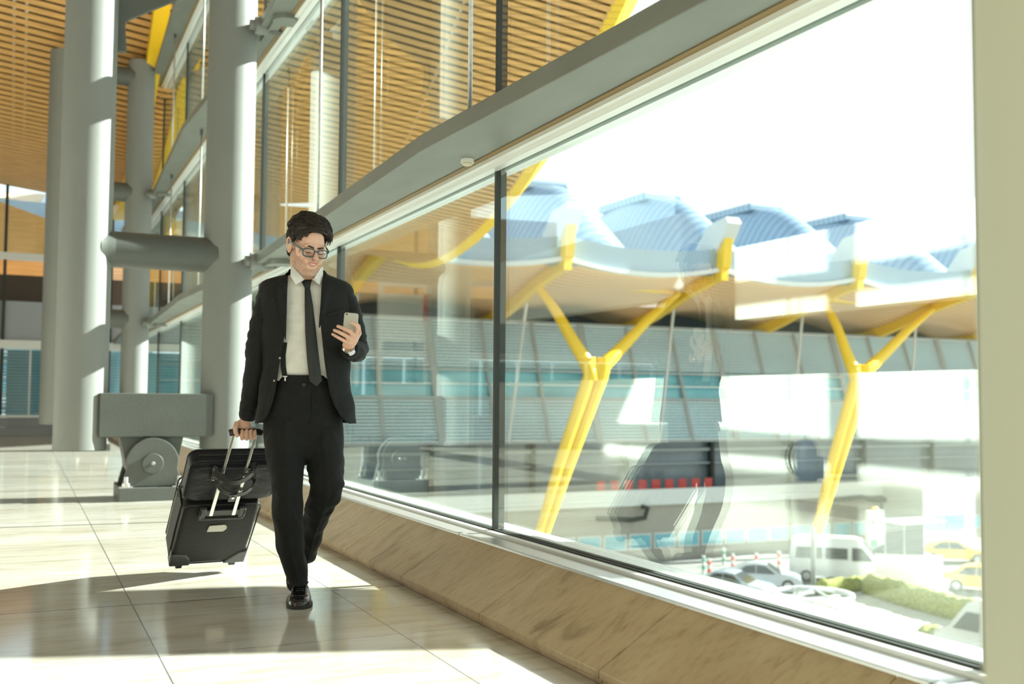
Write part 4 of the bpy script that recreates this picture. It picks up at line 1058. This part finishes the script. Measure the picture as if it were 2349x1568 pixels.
# eyes: lids are lowered, dark lash line and brows
mb = MB()
for s in (-1, 1):
    pts = [H(s*.030+dx, -.0915+abs(dx)*.35-(.0010), -.0155+.9*abs(dx)*abs(dx)*14) for dx in (-.014, -.007, 0, .007, .014)]
    mb.tube(pts, [.0008, .0018, .0021, .0018, .0008], 8)
pm(mb, 'eyelashes', M['hair'], bo)
for s in (-1, 1):
    mb = MB(); pts = [H(s*.011, -.0965, .007), H(s*.022, -.0975, .0105), H(s*.034, -.0950, .0130), H(s*.049, -.0845, .0075)]
    mb.tube(pts, [(.0030*HS, .0038*HS), (.0034*HS, .0046*HS), (.0032*HS, .0038*HS), (.001, .001)], 10); pm(mb, 'eyebrow', M['hair'], bo, smooth=True)
mb = MB(); mb.tube([H(-.0175, -.0860, -.0555), H(-.007, -.0935, -.0600), H(.007, -.0935, -.0600), H(.0175, -.0860, -.0555)], [(.0006, .001), (.0022, .0022), (.0022, .0022), (.0006, .001)], 8); pm(mb, 'teeth', plain('teeth', (.8, .76, .68), .3), bo, smooth=True)

# ---- hair: cap plus combed locks
hair = MB()
def hairline(a):   # lowest z on the skull for azimuth a (0 = front)
    a = abs(a); t = [(0, .068), (.5, .066), (.85, .056), (1.05, .040), (1.22, .018), (1.42, -.002), (1.6, .016), (1.9, -.020), (2.4, -.052), (PI, -.058)]
    return interp(t, a)
def skull(a, z, off):
    # point on the cranium at azimuth a and height z
    k = max(0, 1-((z-.042)/(.086+off))**2)**.5 if z > .042 else (1-.12*((.042-z)/.1)**1.2)
    return H(math.sin(a)*(.076+off)*k, .014-math.cos(a)*(.096+off)*k, z)
rings = []
NA = 48
for j in range(15):
    f = j/14; ring = []
    for i in range(NA):
        a = -PI+2*PI*i/NA; z0 = hairline(a); z1 = .042+.0925
        z = z0+(z1-z0)*(1-(1-f)**1.6); o = .0005+.0115*min(1, f*4)**.7*(1 if abs(a) < 1.3 else .6)
        ring.append(skull(a, min(z, .1335), o))
    rings.append(ring)
hair.loft(rings)
rnd = random.Random(5)
fwd = (H(0, -.1, .05)-H(0, 0, .05)).normalized(); upv = (H(0, 0, .1)-H(0, 0, 0)).normalized(); side = (H(.1, 0, 0)-H(0, 0, 0)).normalized()
for i in range(2700):
    a = rnd.uniform(-PI, PI)
    if i < 900: a = rnd.uniform(-1.3, 1.4)
    z0 = hairline(a); f = rnd.random()**(.8 if i >= 900 else 2.4)
    z = min(.126, z0+.003+(.128-z0)*f); top = (z-z0)/(.13-z0)
    base = skull(a, z, .006); nrm = (base-H(0, .014, .03)).normalized()
    wv = noise.noise(Vector((a*2.2, z*22, 1.7)))*1.3+rnd.uniform(-.25, .25)
    if abs(a) < 1.15 or top > .55:      # long top, swept forward and across to his left
        d = fwd*(.55+.3*wv)+side*(.75-.25*wv)+upv*(.18 if top < .35 else -.05); L = rnd.uniform(.034, .060); lift = rnd.uniform(.16, .34)
        if abs(a) < 1.0 and top < .25: d = side*(.9)+fwd*.35+upv*(.12+.2*wv); L *= .8; lift *= 1.1
        if a < -.62 and top < .45: d = fwd*.55-upv*(.35-.5*top)+side*.1; L *= .55; lift = .12
        r = rnd.uniform(.0009, .0021)*HS
    elif False: pass
    else:                                # cropped sides
        d = -upv*.75-fwd*.25+side*.1*wv; L = rnd.uniform(.010, .018)*(1+1.2*top); lift = .07; r = rnd.uniform(.0010, .0020)*HS
    d = (d-nrm*d.dot(nrm)).normalized()
    p1 = base+d*L*.45*HS+nrm*L*lift*HS; p2 = base+d*L*.8*HS+nrm*L*lift*.6*HS; p3 = base+d*L*HS+nrm*(-.002)
    hair.tube([base-nrm*.005, base.lerp(p1, .5)+nrm*L*lift*.35, p1, p2, p3], [r, r*1.1, r, r*.7, r*.12], 5)
pm(hair, 'hair', M['hair'], bo, smooth=True)
# faded sides / sideburns
# ---- glasses
GL = plain('blue grey spectacle frame', (.035, .07, .08), .3)
mb = MB()
for s in (-1, 1):
    ring = []
    for i in range(28):
        a = 2*PI*i/28; c, s2 = math.cos(a), math.sin(a)
        ex = .0245*math.copysign(abs(c)**.55, c); ez = .0165*math.copysign(abs(s2)**.6, s2)
        ring.append(H(s*.0335+ex, -.1075+.0030*(abs(s*.0335+ex)/.03)**2, -.0135+ez))
    ring.append(ring[0]); mb.tube(ring, .0025*HS, 8)
mb.tube([H(-.0095, -.108, -.006), H(0, -.111, -.004), H(.0095, -.108, -.006)], .0026*HS, 8)
pm(mb, 'glasses_rim', GL, man, smooth=True)
for s in (-1, 1):
    mb = MB(); mb.ribbon([H(s*.0585, -.1010, -.004), H(s*.0665, -.094, -.002), H(s*.080, -.03, .010), H(s*.083, .002, .014), H(s*.083, .014, .004)], .0085*HS, .003*HS, up=tuple(HR @ Vector((0, 0, 1)))); pm(mb, 'glasses_temple', GL, man)
    mb = MB(); ring = []
    for i in range(28):
        a = 2*PI*i/28; c, s2 = math.cos(a), math.sin(a); ring.append(H(s*.0335+.0235*math.copysign(abs(c)**.55, c), -.1070+.0028*(abs(s*.0335+.0235*c)/.03)**2, -.0135+.0155*math.copysign(abs(s2)**.6, s2)))
    mb.add(ring, [tuple(range(28))]); pm(mb, 'lens', glass_mat('spectacle lens', (.95, .97, .98), .03), man)

# ---- clothing
def wrinkle(p, amp, sc, st=(1, 1, 1)):
    q = Vector((p.x*st[0], p.y*st[1], p.z*st[2]))*sc
    return amp*(noise.noise(q)+.5*noise.noise(q*2.1))
# torso profile: py -> (left px, right px, depth half, centre d)
TOR = [(622, 672, 740, .070, .185), (630, 664, 748, .078, .185), (637, 642, 768, .086, .188), (644, 616, 790, .096, .19), (652, 602, 802, .106, .19), (664, 598, 806, .114, .19), (690, 598, 806, .122, .19), (740, 600, 803, .128, .19),
       (800, 606, 798, .122, .19), (850, 606, 797, .116, .195), (900, 600, 802, .120, .20), (940, 594, 808, .124, .20), (970, 590, 811, .126, .20)]
def tor(py):
    l = interp([(a[0], a[1]) for a in TOR], py); r = interp([(a[0], a[2]) for a in TOR], py)
    ry = interp([(a[0], a[3]) for a in TOR], py); cd = interp([(a[0], a[4]) for a in TOR], py)
    return l, r, ry, cd
def torpt(py, th, off=0, wk=None):
    l, r, ry, cd = tor(py); A = LP(l, py, cd); B = LP(r, py, cd); c = (A+B)/2; rx = (B.x-A.x)/2+off
    e = .85; ct, st = math.cos(th), math.sin(th)
    p = Vector((c.x+rx*math.copysign(abs(ct)**e, ct), c.y-(ry+off)*math.copysign(abs(st)**e, st), c.z))
    return p
def surf(px, py, off=0):   # point of the torso front at a picture position
    l, r, ry, cd = tor(py); cx = (l+r)/2; hx_ = (r-l)/2; u = max(-.98, min(.98, (px-cx)/hx_)); e = .85
    ct = math.copysign(abs(u)**(1/e), u); st = math.sqrt(max(0, 1-ct*ct)); d = cd-(ry+off)*st**e
    return LP(px, py, d)
def angl(px, py):
    l, r, ry, cd = tor(py); cx = (l+r)/2; hx_ = (r-l)/2; u = max(-.97, min(.97, (px-cx)/hx_)); return math.acos(math.copysign(abs(u)**(1/.85), u))
# shirt
mb = MB(); rings = []
for i in range(60):
    py = 626+i*(874-626)/59; ring = []
    for j in range(72):
        th = 2*PI*j/72; p = torpt(py, th, -.018-.010*max(0, min(1, (py-845)/25)))
        n = Vector((math.cos(th), -math.sin(th), 0)); k = wrinkle(p, .008, 9, (.6, .6, 1.9))+.013*max(0, noise.noise(Vector((p.x*9+2, p.y*3, p.z*26+abs(p.x-.02)*38))))
        ring.append(p+n*k)
    rings.append(ring)
mb.loft(rings); pm(mb, 'shirt', M['shirt'], man, smooth=True)
mb = MB(); mb.tube([surf(x, y, -.010) for x, y in ((717, 668), (719, 760), (723, 878))], .0016, 6); 
# shirt collar: band and two points
mb = MB(); rings = []
nb = LP(702, 640, .175)
for i in range(25):
    a = R(-150+300*i/24)-PI/2
    c, s2 = math.cos(a), math.sin(a)
    top = LP(703, 622, .165)+Vector((c*.066, s2*.068, .018 if s2 > 0 else .006)); bot = LP(703, 640, .175)+Vector((c*.076, s2*.080, 0))
    fl = LP(703, 640, .175)+Vector((c*.084, s2*.088, .0)); rings.append((top, bot, fl))
a0 = [t for t, b, f in rings]
for w_, idx in ((0, 0),):
    q = MB()
    cols = []
    for i in range(33):
        a = R(60+60*0)+0
    for i in range(33):
        g = R(-90-158+316*i/32+0)   # around the neck, open at the back not needed
        c, s2 = math.cos(g+PI), math.sin(g+PI)
q = MB(); cols = []
for i in range(41):
    g = -PI/2+2*PI*(i/40); c, s2 = math.cos(g), math.sin(g)
    cols.append([LP(704, 620, .165)+Vector((c*.066, s2*.068, .016*(s2*.5+.5)+.002)), LP(704, 620, .165)+Vector((c*.067, s2*.069, .016*(s2*.5+.5)+.002)), LP(703, 641, .178)+Vector((c*.080, s2*.084, .01)), LP(703, 641, .178)+Vector((c*.075, s2*.078, .01))])
q.loft(cols, True, False); pm(q, 'collar_band', M['collar'], man, smooth='auto')
for pts in (((667, 612), (672, 610), (694, 636), (699, 641), (690, 646), (678, 652), (666, 632)), ((741, 612), (737, 612), (722, 636), (716, 640), (724, 646), (733, 653), (741, 634))):
    q = MB(); base = []
    for i, (x, y) in enumerate(pts):
        d = .082 if 615 < y < 640 else (.07 if y > 640 else .10)
        if x in (667, 741) or x in (672, 737): d = .115
        base.append(LP(x, y, d-.004))
    q.prism(base, (0, .004, 0)); pm(q, 'collar_point', M['collar'], man, bevel=.0015)
# tie
q = MB(); rows = []
for py, a, b, o in ((641, 691.5, 715.5, .0), (645, 692, 715, .006), (652, 695, 713, .010), (658, 698, 711.5, .008), (661, 699.5, 711, .002), (664, 699, 712, .004), (700, 699, 718, .004), (760, 700, 725, .004), (820, 704, 732, .006), (868, 709, 738, .008), (873, 710, 738.5, .008)):
    m_ = (a+b)/2; rows.append([surf(a, py, -.003+o), surf(m_-3, py, .005+o), surf(m_+3, py, .005+o), surf(b, py, -.003+o)])
rows.append([surf(725, 885, .006), surf(725.5, 885, .008), surf(726, 885, .008), surf(726.5, 885, .006)])
back = [[p+Vector((0, .006, 0)) for p in r] for r in rows]
q.loft([r+b[::-1] for r, b in zip(rows, back)]); pm(q, 'tie', M['tie'], man, smooth='auto')
# braces strap and clip
q = MB(); q.ribbon([surf(x, y, -.010) for x, y in ((653, 785), (649, 815), (649.5, 840), (653, 861))], .024, .003, up=(1, 0, 0)); st_ = pm(q, 'braces_strap', M['suit'], man)
q = MB(); q.box(surf(654, 863, -.004), (.020, .005, .006)); q.box(surf(654, 869, .0), (.0075, .005, .018)); pm(q, 'braces_clip', M['chrome'], st_, bevel=.001)
# jacket body
LE = [(622, 672), (632, 662), (645, 660), (700, 658), (770, 656), (800, 651), (830, 645), (860, 641), (900, 636), (930, 629), (950, 621), (962, 612), (970, 600)]
RE = [(622, 741), (632, 742), (655, 738), (700, 735), (750, 732), (800, 737), (850, 743), (900, 751), (930, 761), (950, 771), (962, 779), (970, 792)]
st_front = lambda th: math.sin(th) > 0
q = MB(); rings = []; NJ = 70
for i in range(76):
    py = 622+i*(970-622)/75; t0 = angl(interp(LE, py), py); t1 = angl(interp(RE, py), py); ring = []
    # from right opening edge, over the back (negative angles), to the left opening edge
    for j in range(NJ+1):
        f = j/NJ; th = t1-(t1+2*PI-t0)*f; p = torpt(py, th, .006)
        low = max(0, (py-850)/120); nrm = Vector((math.cos(th), -math.sin(th), 0))
        k = wrinkle(p, .004+.004*low, 7, (1.4, 1.4, .45))
        e = min(f, 1-f)*NJ
        k += .012*max(0, noise.noise(Vector((p.x*10+5, p.y*5, p.z*9-p.x*12))))*(1 if st_front(th) else .4)
        ring.append(p+nrm*(k+(.006 if e < 1.5 else 0)))
    rings.append(ring)
q.loft(rings, False, False); jk = pm(q, 'jacket', M['suit'], man, smooth=True)
so = jk.modifiers.new('t', 'SOLIDIFY'); so.thickness = .005; so.offset = 0
# jacket collar behind the neck
q = MB(); cols = []
for i in range(25):
    g = R(10)+(PI-R(20))*i/24; g = g
    c, s2 = math.cos(g), math.sin(g)
    cols.append([LP(703, 622, .185)+Vector((c*.078, s2*.080, .012)), LP(703, 622, .185)+Vector((c*.084, s2*.088, .008)), LP(703, 645, .19)+Vector((c*.115, s2*.105, -.005)), LP(703, 645, .19)+Vector((c*.105, s2*.10, -.008))])
q.loft(cols); pm(q, 'jacket_collar', M['suit'], jk, smooth='auto')
# lapels
def lapel(rows, name='lapel'):
    q = MB(); R1 = []
    for (x0, y0), (x1, y1), lift in rows:
        top = []
        for k in range(7):
            f = k/6; px, py = x0+(x1-x0)*f, y0+(y1-y0)*f
            top.append(surf(px, py, .024+.008*math.sin(PI*min(1, f*1.2))*lift))
        R1.append(top)
    q.loft([r+[p+Vector((0, .005, 0)) for p in r[::-1]] for r in R1]); return pm(q, name, M['suit'], jk, smooth='auto')
lapel([((667, 619), (664, 620), .3), ((661, 630), (650, 634), .6), ((660, 638), (640, 643), .9), ((660, 645), (646, 648), .9)], 'upper_collar')
lapel([((660, 644), (646, 648.5), .8), ((660, 650), (630, 657), 1), ((659, 665), (632, 668), 1), ((658, 700), (638, 702), 1), ((657, 740), (646, 742), .8), ((656, 778), (654, 780), .4)])
lapel([((741, 619), (744, 620), .3), ((741, 630), (751, 634), .6), ((740, 638), (759, 642), .9), ((739, 644), (753, 647), .9)], 'upper_collar')
lapel([((739, 643), (754, 647), .8), ((738, 649), (769, 656), 1), ((737, 665), (766, 668), 1), ((735, 700), (755, 702), 1), ((732, 735), (739, 737), .7), ((731, 750), (733, 752), .4)])
for x, y in ((642, 821), (629.5, 873)):
    q = MB(); c = surf(x, y, .016); q.cyl(c, c+Vector((0, -.005, 0)), .0085, 20); b_ = pm(q, 'jacket_button', M['plast'], jk, smooth='auto')
    q = MB(); q.cyl(c+Vector((0, -.005, 0)), c+Vector((0, -.006, 0)), .004, 12); pm(q, 'button_centre', M['rodmetal'], b_)
q = MB(); q.prism([surf(779, 845, .010), surf(797, 842, .012), surf(802, 862, .016), surf(784, 870, .014)], (0, -.005, 0)); pm(q, 'pocket_flap', M['suit'], jk, bevel=.001)
lapel([((753, 719), (790, 709), .0), ((754, 725), (790, 715), .0)], 'breast_pocket')
# sleeves
def garment(path, name, mat, n=36, sub=10, amp=.004, sc=14, st=(1, 1, 2.2), parent=None, caps=True, crease=False, fold=lambda p: 0):
    P = [LP(x, y, d) for x, y, d, a, b in path]; Rr = [(a, b) for x, y, d, a, b in path]
    tabs = [[(i, p[k]) for i, p in enumerate(P)] for k in range(3)]; ra = [(i, r[0]) for i, r in enumerate(Rr)]; rb = [(i, r[1]) for i, r in enumerate(Rr)]
    N_ = (len(P)-1)*sub; pts = [Vector([smooth_interp(tabs[k], i/sub) for k in range(3)]) for i in range(N_+1)]
    q = MB(); rings = []
    for i, p in enumerate(pts):
        t = (pts[min(i+1, N_)]-pts[max(i-1, 0)]).normalized(); u = Vector((1, 0, 0)); u = (u-t*u.dot(t)).normalized(); v = t.cross(u)
        a = smooth_interp(ra, i/sub); b = smooth_interp(rb, i/sub); ring = []
        for k in range(n):
            g = 2*PI*k/n; dv = u*math.cos(g)*a+v*math.sin(g)*b; pp = p+dv
            cr_ = 0
            if crease:
                dg_ = (g-PI*1.5 if v.y > 0 else g-PI*.5); cr_ = (.006*math.exp(-(dg_/.16)**2) if 'leg' in name else 0)
                cr_ += fold(pp)
            ring.append(pp+dv.normalized()*(wrinkle(pp, amp, sc, st)+cr_))
        rings.append(ring)
    q.loft(rings, True, caps); return pm(q, name, mat, parent or man, smooth=True)
slv = garment([(636, 672, .19, .050, .085), (618, 676, .19, .052, .075), (606, 700, .19, .044, .062), (598, 740, .19, .0485, .060), (590, 790, .20, .048, .056), (584, 840, .215, .0465, .052), (576, 900, .25, .0445, .048), (570, 940, .275, .041, .044), (567, 959, .288, .0395, .042)], 'right_sleeve', M['suit'], amp=.006, parent=jk, crease=True, fold=lambda p: .010*max(0, noise.noise(Vector((p.x*12, p.y*8, p.z*20+p.x*20)))))
slv2 = garment([(768, 672, .19, .050, .085), (787, 677, .19, .050, .075), (801, 700, .19, .046, .062), (810, 740, .195, .050, .058), (818, 775, .205, .050, .056), (822, 800, .19, .048, .052), (817, 806, .11, .050, .046), (808, 804, .04, .044, .042), (802, 801, -.005, .040, .038)], 'left_sleeve', M['suit'], amp=.006, parent=jk, crease=True, fold=lambda p: .010*max(0, noise.noise(Vector((p.x*12, p.y*8, p.z*20-p.x*20)))))
q = MB()
for k in range(4):
    c = LP(812+k*1.6, 812-k*2.2, -.002+.010*k)+Vector((0, -.042+.0*k, 0))*1
    q.ell(LP(808+k*2.2, 814-k*1.2, .0), (.0045, .0045, .0045), 10, 8)
pm(q, 'cuff_buttons', M['plast'], slv2, smooth=True)
# trousers
TR = [(862, 636, 756, .108, .20), (880, 630, 762, .109, .20), (905, 616, 774, .111, .20), (950, 606, 784, .113, .20), (985, 603, 788, .110, .198), (1020, 606, 789, .100, .19), (1040, 612, 787, .092, .185), (1055, 630, 772, .075, .185), (1066, 660, 742, .05, .18)]
q = MB(); rings = []
for i in range(42):
    py = 862+i*(1066-862)/41
    l, r, ry, cd = [interp([(a[0], a[k]) for a in TR], py) for k in (1, 2, 3, 4)]
    A, B = LP(l, py, cd), LP(r, py, cd); c = (A+B)/2; rx = (B.x-A.x)/2; ring = []
    for j in range(64):
        th = 2*PI*j/64; ct, st2 = math.cos(th), math.sin(th); e = .82
        p = Vector((c.x+rx*math.copysign(abs(ct)**e, ct), c.y-ry*math.copysign(abs(st2)**e, st2), c.z))
        dip = max(0, (py-960)/100)*.035*max(0, 1-abs(p.x-c.x-.01)/.05)
        if st2 > 0: p.y += dip
        else: p.y -= dip
        fold = .004*math.sin(p.z*85+abs(p.x-c.x)*45)*max(0, min(1, (py-900)/60))*(1 if st2 > 0 else 0)*max(0, 1-abs(p.x-c.x)/.13)
        ring.append(p+Vector((ct, -st2, 0))*(wrinkle(p, .004, 10, (1, 1, 1.2))+fold))
    rings.append(ring)
q.loft(rings); tr_ = pm(q, 'trousers', M['trouser'], man, smooth=True)
garment([(662, 955, .19, .080, .085), (656, 1005, .175, .0945, .100), (656, 1040, .16, .090, .098), (658, 1080, .13, .080, .092), (659, 1120, .09, .0725, .084), (660, 1160, .085, .0685, .078), (662, 1210, .11, .0640, .072), (669, 1260, .14, .0590, .068), (678, 1300, .16, .0555, .064), (683, 1325, .165, .0470, .062), (684, 1340, .165, .0420, .060)], 'right_trouser_leg', M['trouser'], n=64, sub=14, amp=.009, sc=8, st=(1.3, 1.3, .8), parent=tr_, crease=True, fold=lambda p: .017*max(0, noise.noise(Vector((p.x*9, p.y*6, p.z*11+p.x*16+3))))*max(0, min(1, (.62-p.z)/.2)))
garment([(735, 955, .20, .080, .085), (742, 1005, .19, .090, .100), (745, 1040, .18, .089, .096), (748, 1080, .16, .084, .090), (748, 1118, .14, .0760, .084), (738, 1150, .19, .0680, .074), (722, 1195, .31, .058, .066), (711, 1240, .42, .052, .060), (704, 1272, .50, .046, .056)], 'left_trouser_leg', M['trouser'], n=64, sub=14, amp=.008, sc=9, st=(1.3, 1.3, 1.2), parent=tr_, crease=True, fold=lambda p: .024*max(0, noise.noise(Vector((p.x*8, p.y*8, p.z*24-p.x*14))))*math.exp(-((p.z-.50)/.13)**2))
q = MB(); rings = []
for py, o in ((861, -.004), (861, .005), (876, .006), (877, -.004)):
    l, r, ry, cd = [interp([(a_[0], a_[k]) for a_ in TR], py) for k in (1, 2, 3, 4)]
    A, B = LP(l, py, cd), LP(r, py, cd); c = (A+B)/2; rx = (B.x-A.x)/2; e = .82
    rings.append([Vector((c.x+(rx+o)*math.copysign(abs(math.cos(t_))**e, math.cos(t_)), c.y-(ry+o)*math.copysign(abs(math.sin(t_))**e, math.sin(t_)), c.z)) for t_ in [2*PI*j/64 for j in range(64)]])
q.loft(rings, True, False); pm(q, 'waistband', M['trouser'], tr_, smooth='auto')
q = MB(); c = LP(697, 882, .200-.112); q.cyl(c, c+Vector((0, -.006, 0)), .0085, 18); pm(q, 'waist_button', M['plast'], tr_)
q = MB(); q.box(LP(667, 880, .098), (.012, .006, .045)); pm(q, 'belt_loop', M['trouser'], tr_, bevel=.002)
q = MB(); q.tube([LP(x, y, d) for x, y, d in ((718, 893, .088), (717, 925, .083), (717, 950, .084), (708, 975, .090))], .003, 6); pm(q, 'fly_seam', M['trouser'], tr_)
# ---- shoes
def shoe(org, yaw, pitch, L_=.30, W_=.108, name='shoe', lab=None):
    Mx = Matrix.Translation(org) @ Matrix.Rotation(yaw, 4, 'Z') @ Matrix.Rotation(pitch, 4, 'X')
    # local: toe at y=0, heel at y=L_, z up from the sole
    def wid(y):
        f = y/L_; return W_/2*smooth_interp([(0, .30), (.03, .58), (.10, .86), (.22, .99), (.33, 1.0), (.5, .86), (.65, .76), (.8, .76), (.93, .66), (1.0, .35)], f)
    def top(y):
        f = y/L_; return smooth_interp([(0, .022), (.04, .040), (.12, .052), (.25, .058), (.36, .070), (.46, .090), (.58, .108), (.75, .104), (.92, .098), (1.0, .080)], f)
    NY = 30; outer = []
    q = MB(); rings = []
    for i in range(NY+1):
        y = L_*(.004+.992*i/NY); w2 = wid(y); t = top(y); ring = []
        for k in range(25):
            g = PI*k/24; e = .75
            x = w2*math.copysign(abs(math.cos(g))**e, math.cos(g)); z = .016+(t-.016)*abs(math.sin(g))**.9
            if y > L_*.5: x *= 1-.25*((z-.016)/.09)
            ring.append(Vector((x, y, z)))
        rings.append(ring)
    q.loft(rings); q.v = [Mx @ v for v in q.v]; up_ = pm(q, name, M['shoe'], man, smooth='auto')
    q = MB(); rings = []
    for i in range(NY+1):
        y = L_*(-.012+1.024*i/NY); w2 = wid(max(0, min(L_, y)))+.005
        z0 = 0 if y < L_*.62 or y > L_*.70 else .004
        rings.append([Vector((w2, y, .017)), Vector((-w2, y, .017)), Vector((-w2, y, z0)), Vector((w2, y, z0))])
    q.loft(rings); q.v = [Mx @ v for v in q.v]; pm(q, 'sole', M['sole'], up_, bevel=.002)
    # toe cap seam, tongue and laces
    q = MB(); pts = []
    for k in range(17):
        g = PI*k/16; pts.append(Vector((math.cos(g)*W_*.36, L_*.27-math.sin(g)*L_*.13, .0)))
    pts = [Vector((p.x, p.y, .018+(top(p.y)-.016)*max(0, 1-(abs(p.x)/wid(p.y))**2.6)**.42)) for p in pts]
    q.tube(pts, .0025, 6); q.v = [Mx @ v for v in q.v]; pm(q, 'apron_seam', M['shoe'], up_, smooth=True)
    q = MB()
    for k in range(5):
        y = L_*(.33+.045*k); z = top(y)+.002
        q.tube([(-.022, y+.004, z-.006), (-.008, y, z+.002), (.008, y+.002, z+.002), (.022, y+.006, z-.006)], .0024, 6)
    y = L_*.50; z = top(y)+.005
    for s in (-1, 1):
        q.tube(bez((0, y-.004, z), (s*.02, y-.03, z+.012), (s*.045, y-.025, z+.0), (s*.032, y-.004, z-.006)), .0022, 6)
        q.tube(bez((0, y-.004, z), (s*.015, y-.03, z+.004), (s*.03, y-.05, z-.01), (s*.036, y-.056, z-.022)), .0020, 6)
    q.v = [Mx @ v for v in q.v]; pm(q, 'laces', M['gasket'], up_, smooth=True)
    return up_
shoe(LP(685, 1400, 0)*1.0+Vector((0, .0, -LP(685, 1400, 0).z)), R(-3), 0, name='right_shoe')
tl = LP(690, 1352, .42); tl.z = 0
shoe(Vector((-.012, .43, .002)), R(0), R(38), W_=.094, name='left_shoe')
# ---- watch
q = MB(); wc = LP(799, 796, -.045); wd = (LP(806, 781, -.072)-LP(797, 800, -.03)).normalized()
pts = []
uu = Vector((1, 0, 0)); uu = (uu-wd*uu.dot(wd)).normalized(); vv = wd.cross(uu)
for i in range(25):
    g = 2*PI*i/24; pts.append(wc+uu*.0275*math.cos(g)+vv*.0315*math.sin(g))
q.ribbon(pts, .014, .004, up=tuple(wd)); wt = pm(q, 'watch_band', M['chrome'], man, smooth='auto')
q = MB(); fc = wc+uu*.014-vv*.026*(1 if vv.y > 0 else -1); q.cyl(fc, fc+(fc-wc).normalized()*.009, .017, 28); pm(q, 'watch_case', M['chrome'], wt, smooth='auto', bevel=.001)
# ---- phone, held in the hand
ph = thing('smartphone', 'pale silver smartphone held up in the left hand of the man', 'phone', tuple(LPw(804, 742, -.085)))
c4 = [LPw(797.5, 718, -.060), LPw(829, 721, -.060), LPw(811, 775, -.078), LPw(779, 768, -.080)]
u_ = (c4[1]-c4[0]).normalized(); w_ = ((c4[3]-c4[0])+(c4[2]-c4[1]))/2; w_ = (w_-u_*w_.dot(u_)).normalized(); nn_ = u_.cross(w_)
wd2, ht2 = .066, .118; o0 = (c4[0]+c4[1]+c4[2]+c4[3])/4
def slab(w2, h2, r, off, th):
    poly = []
    for q_, (sx, sy) in enumerate(((1, 1), (-1, 1), (-1, -1), (1, -1))):
        for i in range(6):
            g = PI/2*q_+PI/2*i/5; poly.append(o0+u_*(sx*(w2/2-r)+r*math.cos(g))+w_*(sy*(h2/2-r)+r*math.sin(g))+nn_*off)
    m_ = MB(); m_.prism(poly, nn_*th); return m_
sgn = 1 if nn_.dot(Vector((0, 1, 0))) > 0 else -1
slab(wd2, ht2, .010, 0, sgn*.0065).build('phone_body', plain('silver phone metal', (.62, .60, .54), .3, .5), ph, bevel=.0015)
slab(wd2-.006, ht2-.018, .004, sgn*.0064, sgn*.0008).build('screen', M['carglass'], ph)
cc = o0-u_*wd2*.32-w_*ht2*.43
mb = MB(); mb.cyl(cc, cc-nn_*sgn*.0012, .004, 14); mb.build('camera_lens', M['plast'], ph)
